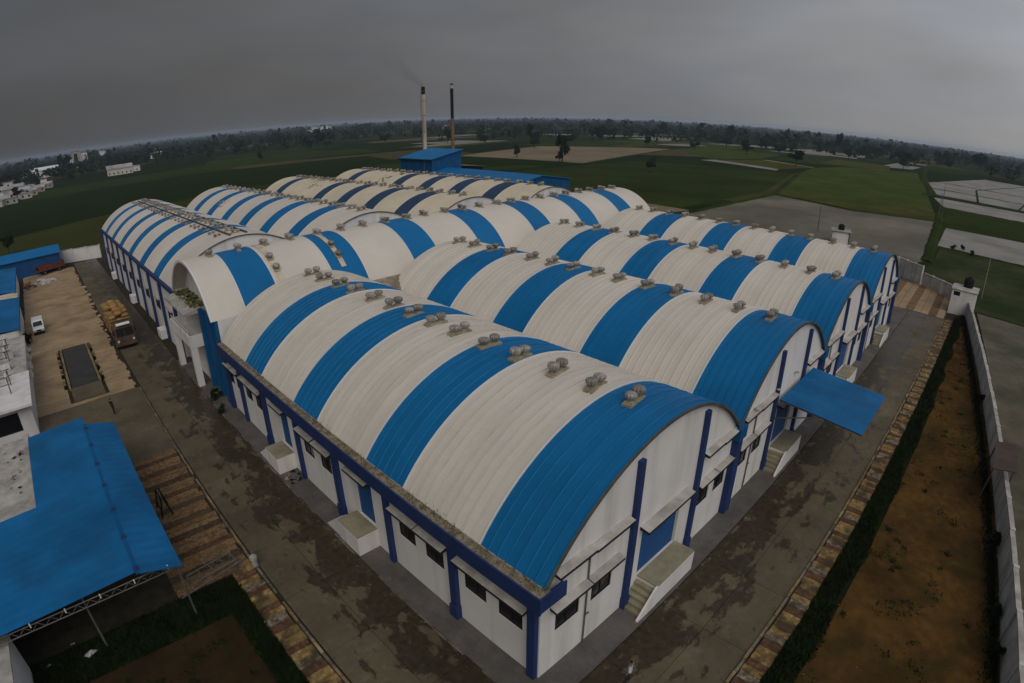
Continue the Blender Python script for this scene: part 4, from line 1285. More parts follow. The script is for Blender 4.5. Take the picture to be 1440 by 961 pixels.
def gantry(loc, label, nx, ny, hgt):
    t_ = thing('steel_gantry', label, 'gantry', loc, 0, 'switchyard gantries')
    for i in range(nx):
        for j in range(ny):
            MB().tube((i * 1.9, j * 2.6, 0), (i * 1.9, j * 2.6, hgt), .06, n=6).build('post', M_steel, t_)
    for j in range(ny):
        for z in (hgt, hgt - .7):
            MB().tube((-.3, j * 2.6, z), ((nx - 1) * 1.9 + .3, j * 2.6, z), .05, n=6).build('beam', M_steel, t_)
    for i in range(nx):
        MB().tube((i * 1.9, -.2, hgt), (i * 1.9, (ny - 1) * 2.6 + .2, hgt), .045, n=6).build('beam', M_steel, t_)
        for j in range(ny):
            MB().lathe([(.07, 0), (.14, .08), (.07, .14), (.14, .22), (.07, .28), (.13, .36), (.05, .42)], 8, (i * 1.9, j * 2.6, hgt + .05)).build('insulator', M_trim, t_)
    return t_
gantry((-10.2, 62.5, 3.72), 'nearer grey steel gantry with white insulators on the office roof', 3, 2, 1.7)
gantry((-10.4, 71.2, 3.66), 'farther grey steel gantry with white insulators toward the blue roofs', 3, 3, 1.9)
for k in range(3):
    t_ = thing('equipment_box', ['pale equipment cabinet on the office roof, nearest the shed', 'pale equipment cabinet in the middle of the office roof', 'pale equipment cabinet at the far end of the office roof'][k], 'cabinet', (-7.3 + .3 * k, 66.5 + k * 4.1, 3.67), .2 * k, 'cabinets on the office roof')
    MB().box(-.5, .5, -.4, .4, 0, 1.0).build('body', M_white, t_, bevel=.03)
    MB().box(-.56, .56, -.46, .46, 1.0, 1.08).build('lid', M_conc, t_)
def blue_shed(loc, wx, wy, z, label, ridge=0.5, wallmat=M_white):
    t_ = thing('blue_roof_shed', label, 'shed', loc, 0)
    MB().box(0.2, wx - .25, .2, wy - .2, 0, z - .12).build('wall', wallmat, t_)
    corrugated_roof([(-.2, z), (wx * .5, z + ridge), (wx, z)], 0, wy, .7, .03).build('roof', M_shedb, t_)
    MB().box(wx - .1, wx + .06, -.05, wy + .05, z - .22, z - .04).build('eave_gutter', M_navy, t_)
    return t_
blue_shed((-17, 85.6, 0), 11.8, 21, 4.0, 'blue-roofed shed nearer the white van, left edge')
blue_shed((-18, 112, 0), 12.1, 25.5, 4.0, 'blue-roofed shed farther up the yard, left edge')
cw = thing('cream_shed', 'cream flat roof squeezed between two blue sheds', 'shed', (-16, 106.7, 0))
MB().box(0, 10.2, 0, 5.2, 0, 3.5).build('wall', M_white, cw)
MB().box(-.1, 10.4, -.05, 5.25, 3.5, 3.66).build('roof_slab', M_rooft, cw)
ts = thing('blue_roof_shed', 'long blue shed with navy front across the end of the yard', 'shed', (-26, 146.2, 0))
cladm = MB(); cladding(cladm, (0, 0), (29.6, 0), 0, 3.9, 3.9, .8, .05, (0, -1))
cladm.box(0, 29.6, .05, 10.5, 0, 3.8).build('wall', M_shutter, ts)
MB().prism([(-.4, 3.85), (4.8, 5.0), (11, 3.85), (11, 3.95), (4.8, 5.12), (-.4, 3.97)], 'x', -.3, 29.9).build('roof', M_roofb, ts)

# ------------------------------------------------------------------ weighbridge
wb = thing('weighbridge', 'dark steel weighbridge deck with yellowish side beams', 'weighbridge', (-0.55, 68.4, 0))
for k in range(6):
    MB().box(0, 3.05, k * 2.52, k * 2.52 + 2.5, 0.02, 0.30).build('deck_plate', M_deck, wb)
for x_ in (-.38, 3.10):
    MB().box(x_, x_ + .26, 0, 15.1, 0.02, 0.42).build('side_beam', M_kerb, wb)
for k in range(8):
    for x_ in (-.72, 3.62):
        MB().lathe([(.17, 0), (.17, .45), (.10, .52)], 10, (x_, .8 + k * 1.9, 0)).build('bollard', M_kerb if k % 2 else M_black, wb)
MB().prism([(-3.6, .03), (-.02, .03), (-.02, .28)], 'x', -.2, 3.3).build('ramp', M_roadL, wb)

# ------------------------------------------------------------------ vehicles
def wheel(root, x_, y_, r, wd):
    t_ = MB().tube((x_ - wd / 2, y_, r), (x_ + wd / 2, y_, r), r, n=16).build('wheel', M_black, root, bevel=.03)
    MB().tube((x_ - wd / 2 - .015, y_, r), (x_ + wd / 2 + .015, y_, r), r * .55, n=12).build('rim', M_steel, t_)
tk_ = thing('truck', 'loaded goods truck with heaped tan sacks, facing the camera', 'truck', (6.15, 77.3, 0.05))
tk_.scale = (1.1, 1.1, 1.15)
cabp = [(0.12, 0.55), (0.0, 0.75), (0.0, 1.45), (0.16, 2.55), (0.45, 2.75), (1.85, 2.75), (1.85, 0.55)]
MB().prism(cabp, 'x', 0.08, 2.42).build('cab', M_cab, tk_, bevel=.06)
MB().add([(0.25, 0.0, 1.52), (2.25, 0.0, 1.52), (2.2, 0.128, 2.42), (0.3, 0.128, 2.42), (0.25, .06, 1.52), (2.25, .06, 1.52), (2.2, .19, 2.42), (0.3, .19, 2.42)],
         [(0, 1, 2, 3), (7, 6, 5, 4), (0, 4, 5, 1), (1, 5, 6, 2), (2, 6, 7, 3), (3, 7, 4, 0)]).build('windscreen', M_glass, tk_, (0, -.02, 0))
MB().box(1.22, 1.28, -.025, .1, 1.55, 2.4).build('windscreen_pillar', M_cab, tk_)
MB().prism([(-.05, 2.78), (-.05, 2.86), (.35, 2.98), (.35, 2.80)], 'x', .45, 2.05).build('sun_visor', M_trim, tk_)
MB().box(0.0, 2.5, -.16, .05, .45, .78).build('bumper', M_cab, tk_, bevel=.03)
gr = MB()
for k in range(5):
    gr.box(.6, 1.9, -.04, .01, .9 + k * .1, .95 + k * .1)
gr.build('grille', M_steel, tk_)
for x_ in (.35, 2.15):
    MB().tube((x_, -.05, 1.02), (x_, .02, 1.02), .14, n=12).build('headlight', M_lamp, tk_)
for x_, s in ((-.05, -1), (2.55, 1)):
    MB().box(x_ - .07, x_ + .07, -.05, .0, 1.8, 2.3).tube((x_, 0, 2.25), (1.25 + s * 1.1, .3, 2.4), .02, n=5).build('mirror', M_black, tk_)
for s in (.07, 2.36):
    MB().box(s, s + .07, .55, 1.45, 1.5, 2.35).build('side_window', M_glass, tk_)
MB().box(.5, 2.0, 1.86, 10.6, .7, .98).build('chassis', M_black, tk_)
MB().box(0, 2.5, 2.0, 10.8, 1.0, 1.15).build('cargo_floor', M_cab, tk_)
for k in range(3):
    for s in (0, 2.43):
        MB().box(s, s + .07, 2.0, 10.8, 1.152 + k * .42, 1.53 + k * .42).build('side_board', M_cab if k % 2 else M_red, tk_)
MB().box(.07, 2.43, 2.0, 2.07, 1.15, 2.9).build('headboard', M_cab, tk_)
MB().box(.07, 2.43, 10.73, 10.8, 1.15, 2.4).build('tailboard', M_cab, tk_)
load = thing('sack_load', 'heaped tan sacks on the goods truck', 'cargo', (6.15, 77.3, 0.05))
load.scale = (1.1, 1.1, 1.15)
bm = bmesh.new()
bmesh.ops.create_icosphere(bm, subdivisions=2, radius=1.0)
for v_ in bm.verts:
    p = v_.co * (1 + .16 * mnoise.noise(v_.co * 1.7))
    sx = lambda q: math.copysign(abs(q) ** .7, q)
    v_.co = Vector((sx(p.x) * .50, sx(p.y) * .34, sx(p.z) * .22))
ME_sack = bpy.data.meshes.new('sack'); bm.to_mesh(ME_sack); bm.free()
ME_sack.materials.append(M_tarp)
ME_sack.polygons.foreach_set('use_smooth', [True] * len(ME_sack.polygons))
for layer in range(7):
    for k in range(13):
        for j in range(3):
            if layer == 6 and (j != 1 or rnd.random() < .3):
                continue
            if layer == 5 and rnd.random() < .25:
                continue
            o = link('sack', ME_sack, load, (0.45 + j * .80 + rnd.uniform(-.08, .08), 2.45 + k * .64 + rnd.uniform(-.08, .08), 1.4 + layer * .36 + rnd.uniform(-.04, .06)), rnd.uniform(-.35, .35))
            o.rotation_euler = (rnd.uniform(-.12, .12), rnd.uniform(-.12, .12), rnd.uniform(-.2, .2))
for y_ in (.95, 7.6, 8.9):
    for x_ in (.25, 2.25):
        wheel(tk_, x_, y_, .5, .34 if y_ < 2 else .5)

vn = thing('van', 'small white van parked by the blue sheds, facing the camera', 'van', (-4.0, 95.0, 0.09))
prof = [(0.05, .35), (0.0, .75), (0.12, 1.0), (0.95, 1.12), (1.5, 1.75), (1.75, 1.86), (4.3, 1.86), (4.5, 1.6), (4.55, .35)]
MB().prism(prof, 'x', 0, 1.7).build('body', M_vwhite, vn, bevel=.07)
MB().add([(.14, .93, 1.16), (1.56, .93, 1.16), (1.5, 1.44, 1.72), (.2, 1.44, 1.72), (.14, 1.0, 1.13), (1.56, 1.0, 1.13), (1.5, 1.5, 1.69), (.2, 1.5, 1.69)],
         [(0, 1, 2, 3), (7, 6, 5, 4), (0, 4, 5, 1), (1, 5, 6, 2), (2, 6, 7, 3), (3, 7, 4, 0)]).build('windscreen', M_glass, vn)
for s in (-.02, 1.68):
    MB().prism([(1.3, 1.15), (1.75, 1.7), (2.6, 1.7), (2.6, 1.15)], 'x', s, s + .04).prism([(2.72, 1.15), (2.72, 1.7), (4.2, 1.7), (4.3, 1.15)], 'x', s, s + .04).build('side_window', M_glass, vn)
MB().box(.05, 1.65, -.06, .08, .3, .55).build('bumper', M_black, vn, bevel=.03)
MB().box(.5, 1.2, -.015, .06, .6, .82).build('grille', M_black, vn)
for x_ in (.08, 1.32):
    MB().box(x_, x_ + .3, -.02, .1, .66, .88).build('headlight', M_lamp, vn, bevel=.03)
for y_ in (.85, 3.6):
    for x_ in (.12, 1.58):
        wheel(vn, x_, y_, .32, .2)

rt = thing('trailer', 'red slatted trailer in front of the long navy shed', 'trailer', (-1.6, 143.0, 0.08), R_(18))
MB().box(0, 6.2, 0, 2.3, .9, 1.05).build('bed', M_red, rt)
for k in range(4):
    for y_ in (0, 2.24):
        MB().box(0, 6.2, y_, y_ + .06, 1.052 + .27 * k, 1.27 + .27 * k).build('side_board', M_red if k % 2 == 0 else M_cab, rt)
MB().box(6.14, 6.2, .06, 2.24, 1.05, 2.1).build('end_board', M_red, rt)
MB().tube((-1.6, 1.15, .75), (0, 1.15, .9), .06).build('drawbar', M_steel, rt)
for x_ in (1.4, 4.8):
    for y_ in (.15, 2.15):
        t_ = MB().tube((x_, y_ - .13, .45), (x_, y_ + .13, .45), .45, n=14).build('wheel', M_black, rt)
        MB().tube((x_, y_ - .15, .45), (x_, y_ + .15, .45), .22, n=10).build('rim', M_steel, t_)
MB().box(.1, 6.1, .08, 2.2, 1.06, 1.75).build('dark_load', M_black, rt)
hp = thing('bundle_heap', 'heap of white bundles on the tan yard before the red trailer', 'heap', (0.0, 135.2, 0.07))
for k in range(26):
    s = rnd.uniform(.3, .6)
    MB().add([(-s, -s * .6, 0), (s, -s * .6, 0), (s, s * .6, 0), (-s, s * .6, 0), (-s * .8, -s * .45, s * .5), (s * .8, -s * .4, s * .45), (s * .75, s * .45, s * .5), (-s * .8, s * .4, s * .55)],
             [(0, 3, 2, 1), (4, 5, 6, 7), (0, 1, 5, 4), (1, 2, 6, 5), (2, 3, 7, 6), (3, 0, 4, 7)]).build('bundle', M_sack, hp, (rnd.gauss(0, .9), rnd.gauss(0, 1.2), rnd.choice((0, 0, .2))), rnd.uniform(0, 3))
hp = thing('scrap_heap', 'dark rusty scrap heap against the blue sheds', 'heap', (-4.0, 133.5, 0.07))
for k in range(16):
    s = rnd.uniform(.3, .7)
    MB().add([Vector((rnd.uniform(-1, 1), rnd.uniform(-1, 1), rnd.uniform(0, 1.2))) * s for _ in range(6)], [(0, 1, 2), (0, 2, 3), (0, 3, 4), (1, 2, 5), (2, 3, 5), (3, 4, 5), (0, 4, 1), (4, 5, 1)]).build('scrap_piece', M_red if k % 2 else M_steel, hp, (rnd.gauss(0, .7), rnd.gauss(0, 1.6), 0))
# edging boulders at the side of the truck yard
for k in range(9):
    y_ = 88 + k * 4.1 + rnd.uniform(-1, 1)
    s = rnd.uniform(.3, .55)
    bm = bmesh.new(); bmesh.ops.create_icosphere(bm, subdivisions=2, radius=1)
    for v_ in bm.verts:
        v_.co *= 1 + .3 * mnoise.noise(v_.co * 1.5 + Vector((k * 7, 0, 0)))
        v_.co.z *= .6
    me = bpy.data.meshes.new('edge_stone'); bm.to_mesh(me); bm.free(); me.materials.append(M_yard)
    tag(link('edge_stone', me, None, (6.0 + rnd.uniform(-.2, .2), y_, .15), rnd.uniform(0, 3), (s, s, s)), ['first', 'second', 'third', 'fourth', 'fifth', 'sixth', 'seventh', 'eighth', 'ninth'][k] + ' rough stone along the tan yard, counting away from the truck', 'stone', 'stones edging the truck yard')
# frames and scrap by the open shed
fr = thing('metal_frame', 'rusty welded steel frame lying beside the blue shed corner', 'frame', (2.3, 29.2, 0.08), R_(8))
for (a, b) in (((0, 0, .7), (3.0, 0, .7)), ((0, .9, .7), (3.0, .9, .7)), ((0, 0, .7), (0, .9, .7)), ((3, 0, .7), (3, .9, .7)), ((1.5, 0, .7), (1.5, .9, .7)),
               ((0, 0, 0), (0, 0, .7)), ((3, 0, 0), (3, 0, .7)), ((0, .9, 0), (0, .9, .7)), ((3, .9, 0), (3, .9, .7)), ((-1, -.3, .4), (3.4, -.1, .5)), ((.75, 0, .7), (.75, .9, .7)), ((2.25, 0, .7), (2.25, .9, .7))):
    MB().tube(a, b, .05, n=6).build('bar', M_steel, fr)
fr = thing('metal_frame', 'tangle of thin steel bars on the brown paving near the kerb', 'frame', (4.4, 30.4, 0.08), R_(-15))
for k in range(12):
    a = Vector((rnd.uniform(-.7, .9), rnd.uniform(-.5, .7), rnd.uniform(.05, .5)))
    MB().tube(a, a + Vector((rnd.uniform(-1, 1), rnd.uniform(-.8, .8), rnd.uniform(-.05, .3))), .03, n=5).build('bar', M_steel, fr)
fr = thing('steel_trestle', 'dark steel trestle leaning by the right edge of the blue shed', 'trestle', (2.6, 38.0, 0.07))
for (a, b) in (((0, 0, 0), (.3, 0, 1.5)), ((.8, 0, 0), (.5, 0, 1.5)), ((0, 1.6, 0), (.3, 1.6, 1.5)), ((.8, 1.6, 0), (.5, 1.6, 1.5)), ((.3, 0, 1.5), (.3, 1.6, 1.5)), ((.5, 0, 1.5), (.5, 1.6, 1.5)), ((0.1, 0, .6), (.1, 1.6, .6))):
    MB().tube(a, b, .06, n=6).build('bar', M_black, fr)
pst = thing('corner_post', 'short white marker post at the kerb corner', 'bollard', (6.25, 29.1, 0.05))
MB().lathe([(.2, 0), (.2, .55), (.26, .6), (.24, .8), (.1, .92)], 12).build('post', M_conc, pst)

# ------------------------------------------------------------------ people
def person(label, loc, rz, joints, height, mats):
    """skinned skeleton, one continuous body"""
    me = bpy.data.meshes.new('body_skeleton')
    names = list(joints)
    vs = [joints[n][0] for n in names]
    es = [(names.index(joints[n][2]), names.index(n)) for n in names if joints[n][2]]
    me.from_pydata(vs, es, [])
    o = bpy.data.objects.new('tmp', me)
    COL.objects.link(o)
    o.modifiers.new('skin', 'SKIN')
    sv = me.skin_vertices[0].data
    for i, n in enumerate(names):
        r = joints[n][1]
        sv[i].radius = r if isinstance(r, tuple) else (r, r)
    sv[0].use_root = True
    sd = o.modifiers.new('sub', 'SUBSURF'); sd.levels = 2; sd.render_levels = 2
    dg = bpy.context.evaluated_depsgraph_get()
    ev = o.evaluated_get(dg)
    nm = bpy.data.meshes.new_from_object(ev)
    bpy.data.objects.remove(o)
    for m in mats:
        nm.materials.append(m)
    for p in nm.polygons:
        c = p.center
        z = c.z
        i = 0
        if z > 1.62 or (z > 1.53 and c.y > 0.03): i = 3
        elif z > 1.42: i = 0
        elif z > 0.93: i = 1 if abs(c.x) < .30 else 0
        elif abs(c.x) > .27: i = 0
        elif z > 0.09: i = 2
        else: i = 4
        p.material_index = i
        p.use_smooth = True
    root = thing('person', label, 'person', loc, rz)
    s = height / 1.72
    b = link('body', nm, root, (0, 0, 0), 0, (s, s, s))
    return root
J = {'pelvis': ((0, 0, .95), (.15, .11), None), 'waist': ((0, 0, 1.08), (.135, .10), 'pelvis'), 'chest': ((0, 0, 1.28), (.165, .115), 'waist'),
     'neckb': ((0, .01, 1.42), (.075, .07), 'chest'), 'neck': ((0, .0, 1.49), (.052, .052), 'neckb'), 'head': ((0, -.015, 1.58), (.085, .10), 'neck'), 'crown': ((0, 0, 1.66), (.075, .09), 'head'),
     'ls': ((-.18, 0, 1.38), .062, 'neckb'), 'le': ((-.27, .03, 1.12), .045, 'ls'), 'lw': ((-.30, -.06, .89), .032, 'le'), 'lh': ((-.30, -.08, .80), (.022, .04), 'lw'),
     'rs': ((.18, 0, 1.38), .062, 'neckb'), 're': ((.27, .03, 1.12), .045, 'rs'), 'rw': ((.28, -.08, .90), .032, 're'), 'rh': ((.28, -.11, .81), (.022, .04), 'rw'),
     'lhip': ((-.10, 0, .88), .10, 'pelvis'), 'lk': ((-.11, -.03, .49), .065, 'lhip'), 'la': ((-.11, .05, .09), .045, 'lk'), 'lt': ((-.12, -.12, .035), (.04, .03), 'la'),
     'rhip': ((.10, 0, .88), .10, 'pelvis'), 'rk': ((.12, -.10, .50), .065, 'rhip'), 'ra': ((.12, -.06, .09), .045, 'rk'), 'rt': ((.13, -.23, .035), (.04, .03), 'ra')}
person('person in a pale shirt and dark trousers walking by the gable steps', (16.15, 8.56, .06), R_(200), J, 1.78, [M_skin, M_shirt, M_trous, M_hair, M_black])
person('person in dark clothes standing on the side road beyond the blue shed', (2.66, 58.5, .04), R_(120), J, 1.80, [M_skin, M_darkcl, M_darkcl, M_hair, M_black])

# ------------------------------------------------------------------ vegetation
def leaf_cloud(seed, n, rx, ry, rz, lobes, size):
    r = random.Random(seed)
    L = []
    for k in range(lobes):
        a = r.uniform(0, 6.283); d = r.uniform(.2, .72)
        L.append((Vector((math.cos(a) * d * rx, math.sin(a) * d * ry, r.uniform(-.55, .62) * rz)), r.uniform(.28, .52)))
    vs, fs = [], []
    for k in range(n):
        c, rr = r.choice(L)
        d = Vector((r.gauss(0, 1), r.gauss(0, 1), r.gauss(0, 1))).normalized() * (r.random() ** .45)
        p = c + Vector((d.x * rx, d.y * ry, d.z * rz)) * rr
        s = size * r.uniform(.6, 1.4)
        a = Vector((r.gauss(0, 1), r.gauss(0, 1), r.gauss(0, .7))).normalized(); b = a.orthogonal().normalized()
        b = Matrix.Rotation(r.uniform(0, 6.28), 3, a) @ b
        c2 = a.cross(b)
        i = len(vs)
        vs += [p - b * s, p + c2 * s * .6, p + b * s, p - c2 * s * .6]
        fs.append((i, i + 1, i + 2, i + 3))
    return vs, fs
TREE = []
for k in range(5):
    rx, rz = (2.6, 2.6) if k < 2 else (3.2, 2.3) if k < 4 else (2.0, 3.4)
    zc_ = 4.6 if k != 4 else 5.2
    vs, fs = leaf_cloud(40 + k, 1500, rx, rx * .95, rz, 11, .30)
    me = bpy.data.meshes.new('crown'); me.from_pydata(vs, [], fs); me.materials.append(M_leaf if k % 2 == 0 else M_leaf2); me.update()
    tm = MB()
    r = random.Random(90 + k)
    tm.tube((0, 0, -.2), (0.1, 0, zc_ * .5), .22, .16, 7)
    for j in range(5):
        a = r.uniform(0, 6.28)
        tm.tube((0.1, 0, zc_ * .48), (math.cos(a) * rx * .5, math.sin(a) * rx * .5, zc_ + r.uniform(-.4, 1.2)), .12, .04, 6)
    t2 = tm.mesh('trunk'); t2.materials.append(M_bark)
    TREE.append((me, t2, zc_))
def tree(x_, y_, h, label, group=None, kind=None, wide=1.0):
    k = rnd.randrange(5) if kind is None else kind
    me, t2, zc_ = TREE[k]
    s = h / 7.3
    root = thing('tree', label, 'tree', (x_, y_, 0), rnd.uniform(0, 6.28), group)
    link('trunk', t2, root, (0, 0, 0), 0, (s * wide, s * wide, s))
    link('crown', me, root, (0, 0, zc_ * s), rnd.uniform(0, 6), (s * wide, s * wide, s))
    return root
tree(254, 218, 13.5, 'tall dark tree at the edge of the tan field behind the low blue shed', kind=4, wide=1.1)
tree(247.5, 214.5, 7.0, 'small tree tucked against the tall dark tree by the tan field', kind=0)
tree(242, 152, 8.0, 'round tree standing alone in the green crop right of the tan field', kind=1)
tree(398, 133, 12.5, 'broad dark tree at the right end of the narrow pale field', kind=2, wide=1.15)
tree(168, 446, 8.5, 'lone round tree in the left-hand green field above the rear halls', kind=0)
tree(259, 547, 12, 'lone round tree left of the chimneys, farther out in the green field', kind=2)
tree(549, 86, 13, 'tree by the start of the thin flooded strip on the right', kind=1)
tree(772, 204, 22, 'taller tree of the pair left of the wide dark grove on the right', kind=4)
for (x_, y_, nm) in ((745, 163, 'leftmost'), (762, 160, 'second from left'), (782, 158, 'middle'), (805, 158, 'second from right'), (823, 157, 'rightmost')):
    tree(x_, y_, 15, nm + ' tree of the wide dark grove out on the right-hand plain', 'trees of the wide grove', 3)
PLAIN = []
for (x_, y_, h_) in ((788, 35, 20), (690, 60, 12), (720, 120, 14), (640, 95, 13), (880, 90, 18), (930, 40, 20), (470, 300, 9), (409, 343, 10), (545, 235, 11), (560, 262, 12), (610, 150, 12),
                   (600, 240, 13), (660, 250, 14), (520, 190, 9), (480, 205, 9), (500, 380, 12), (450, 430, 12), (380, 480, 12), (330, 520, 12), (560, 420, 14), (620, 390, 15), (700, 330, 15), (740, 290, 14), (300, 610, 13),
                   (215, 640, 12), (420, 395, 11), (360, 400, 8), (470, 250, 8), (850, 220, 18), (900, 170, 17), (300, 255, 8), (262, 262, 6), (268, 268, 6), (350, 330, 9), (700, 420, 16), (640, 480, 16), (520, 520, 15), (430, 590, 15)):
    PLAIN.append((x_, y_, h_ * rnd.uniform(.85, 1.15)))
ORD = ['nearest', 'second nearest', 'third nearest', 'fourth nearest', 'fifth nearest', 'sixth nearest', 'seventh nearest', 'eighth nearest', 'ninth nearest', 'tenth nearest', 'eleventh nearest', 'twelfth nearest']
ORD += ['thirteenth nearest', 'fourteenth nearest', 'fifteenth nearest', 'sixteenth nearest', 'seventeenth nearest', 'eighteenth nearest', 'nineteenth nearest', 'twentieth nearest', 'twenty-first nearest', 'twenty-second nearest', 'twenty-third nearest', 'twenty-fourth nearest']
def bearing(x_, y_):
    return math.degrees(math.atan2(x_, y_))
SECT = [(30, 'in the green fields left of the chimneys'), (45, 'right of the chimneys'), (56, 'on the plain behind the tan field'), (66, 'beyond the round crop-field tree'), (74, 'on the plain above the narrow pale field'), (82, 'on the plain above the grey flooded field'), (200, 'on the plain above the right-hand flooded fields')]
done = {}
for (x_, y_, h_) in sorted(PLAIN, key=lambda p: math.hypot(p[0], p[1])):
    sec = next(nm for lim, nm in SECT if bearing(x_, y_) < lim)
    k_ = done.get(sec, 0); done[sec] = k_ + 1
    tree(x_, y_, h_ * 1.15, ORD[k_] + ' of the small dark trees ' + sec, 'trees scattered over the plain', None, 1.25)
# left: trees among the town houses
TOWN = []
for (x_, y_, h_) in ((-8, 430, 9), (-22, 470, 10), (6, 520, 9), (35, 560, 9), (48, 600, 10), (95, 640, 11), (120, 655, 12), (60, 680, 12), (20, 700, 12), (-10, 640, 12), (-25, 560, 11), (110, 700, 12), (150, 690, 11), (5, 610, 11), (-30, 720, 13), (25, 640, 10), (80, 610, 9)):
    TOWN.append((x_, y_, h_ * rnd.uniform(.9, 1.2)))
for k_, (x_, y_, h_) in enumerate(sorted(TOWN, key=lambda p: math.hypot(p[0], p[1]))):
    tree(x_, y_, h_, ORD[k_] + ' tree among the houses of the left-hand town', 'trees among the town houses')
tree(18, 175, 5.5, 'dim shrubby tree in the field just past the truck yard wall', kind=0)
tree(-9, 188, 6, 'dark bush of a tree at the left edge beyond the blue sheds', kind=2)

# far woodland that merges into one band
vs, fs = [], []
r = random.Random(11)
cnt = 0
fw = Vector((math.sin(-YAW), math.cos(-YAW)))
while cnt < 15000:
    an = r.uniform(-R_(60), R_(60)) + (math.pi / 2 - (-YAW))
    D = 620 + 5400 * r.random() ** 1.6
    x_, y_ = math.cos(an) * D, math.sin(an) * D
    dens = 0.5 + 0.5 * mnoise.noise(Vector((x_ / 420.0, y_ / 420.0, 3.1))) + 0.35 * mnoise.noise(Vector((x_ / 130.0, y_ / 130.0, 9.1)))
    near = max(0.0, min(1.0, (D - 650) / 900))
    left = max(0, 1 - abs(math.degrees(an) - 92) / 18) * .55 if D > 640 else 0
    if r.random() > dens * (0.07 + 1.3 * near + left):
        continue
    cnt += 1
    hgt = r.uniform(7, 14) * (1.7 if r.random() < .06 else 1); wd = hgt * r.uniform(.35, .55)
    n = 16 if D < 1800 else 9
    for k in range(n):
        a = r.uniform(0, 6.283); q = r.random() ** .5; zz = r.uniform(.25, 1.0)
        wq = wd * q * math.sqrt(max(.08, 1 - ((zz - .55) / .5) ** 2))
        p = Vector((x_ + math.cos(a) * wq, y_ + math.sin(a) * wq, hgt * zz))
        s = hgt * (.15 if D < 1800 else .2) * r.uniform(.7, 1.3)
        u_ = Vector((r.gauss(0, 1), r.gauss(0, 1), r.gauss(0, .6))).normalized(); b_ = u_.orthogonal().normalized(); c_ = u_.cross(b_)
        i = len(vs)
        vs += [p - b_ * s, p + c_ * s, p + b_ * s, p - c_ * s]
        fs.append((i, i + 1, i + 2, i + 3))
me = bpy.data.meshes.new('far_woodland'); me.from_pydata(vs, [], fs); me.materials.append(M_leaf); me.update()
o = stuff(link('far_woodland', me)); tag(o, 'dark band of distant trees along the hazy horizon', 'woodland')

# grass and weeds
def blades(name, region, n, hmin, hmax, label, seed, parent=None):
    r = random.Random(seed); vs, fs = [], []
    for k in range(n):
        x_, y_ = region(r)
        hgt = r.uniform(hmin, hmax); a = r.uniform(0, 6.28); wd = r.uniform(.03, .07)
        lx, ly = r.gauss(0, .12), r.gauss(0, .12)
        i = len(vs)
        vs += [(x_ - math.cos(a) * wd, y_ - math.sin(a) * wd, .02), (x_ + math.cos(a) * wd, y_ + math.sin(a) * wd, .02), (x_ + lx, y_ + ly, hgt)]
        fs.append((i, i + 1, i + 2))
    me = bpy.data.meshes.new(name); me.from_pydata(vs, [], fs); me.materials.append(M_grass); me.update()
    return tag(stuff(link(name, me)), label, 'grass')
def reg_verge(r):
    x_ = 8 + 88 * r.random() ** 1.6
    return x_, r.uniform(2.0 + .25 * math.sin(x_ * .7), 3.42)
blades('grass', reg_verge, 16000, .12, .42, 'dark grass verge along the coloured paver strip', 1)
def reg_left(r):
    if r.random() < .55:
        return r.uniform(-14, 4.6), r.uniform(26.2, 29.2)
    return r.uniform(3.4 + .3 * r.random(), 4.7), r.uniform(14, 28)
blades('grass', reg_left, 14000, .12, .45, 'dark grass border around the lower left dirt plot', 2)
def reg_wall(r):
    x_ = r.uniform(20, 100)
    return x_, -8.05 + (x_ - 27) * .1345 + .35 + abs(r.gauss(0, .35))
blades('weeds', reg_wall, 6000, .1, .55, 'weeds along the foot of the long boundary wall', 3)
def reg_dirt(r):
    c = r.choice(DC)
    return c[0] + r.gauss(0, c[2]), c[1] + r.gauss(0, c[2])
_r = random.Random(77)
DC = []
while len(DC) < 90:
    x_, y_ = _r.uniform(14, 98), _r.uniform(-7, 1.8)
    if y_ > -8.05 + (x_ - 27) * .1345 + .6:
        DC.append((x_, y_, _r.uniform(.1, .45)))
DC += [(_r.uniform(-8, 3.2), _r.uniform(18, 26), _r.uniform(.1, .4)) for _ in range(30)]
blades('weeds', reg_dirt, 3200, .05, .22, 'scattered weed tufts on the bare dirt', 6)
SH = []
for k in range(2):
    vs, fs = leaf_cloud(70 + k, 420, .75, .75, .6, 7, .11)
    me = bpy.data.meshes.new('foliage'); me.from_pydata(vs, [], fs); me.materials.append(M_leaf); me.update()
    tm = MB()
    for j in range(5):
        a = j * 1.26
        tm.tube((0, 0, 0), (math.cos(a) * .35, math.sin(a) * .35, .7), .03, .015, 5)
    st = tm.mesh('stem'); st.materials.append(M_bark)
    SH.append((me, st))
def shrub(x_, y_, s, label, group=None):
    me, st = SH[rnd.randrange(2)]
    root = thing('shrub', label, 'shrub', (x_, y_, 0), rnd.uniform(0, 6), group)
    link('foliage', me, root, (0, 0, .75 * s), 0, (s, s, s)); link('stem', st, root, (0, 0, 0), 0, (s, s, s))
shrub(40.2, -5.9, 1.15, 'dark shrub by the boundary wall just below the brown shelter')
shrub(33.0, -6.8, 0.9, 'dark shrub by the boundary wall, middle of the lower right')
shrub(29.8, -7.1, 0.85, 'dark shrub by the boundary wall nearest the bottom right corner')
shrub(66.0, -2.6, 0.9, 'low shrub along the boundary wall beyond the brown shelter')
shrub(-4.9, 92.0, 1.4, 'scrubby bush beside the white van')
shrub(-5.2, 86.5, 1.0, 'scrubby bush between the white van and the office wall')
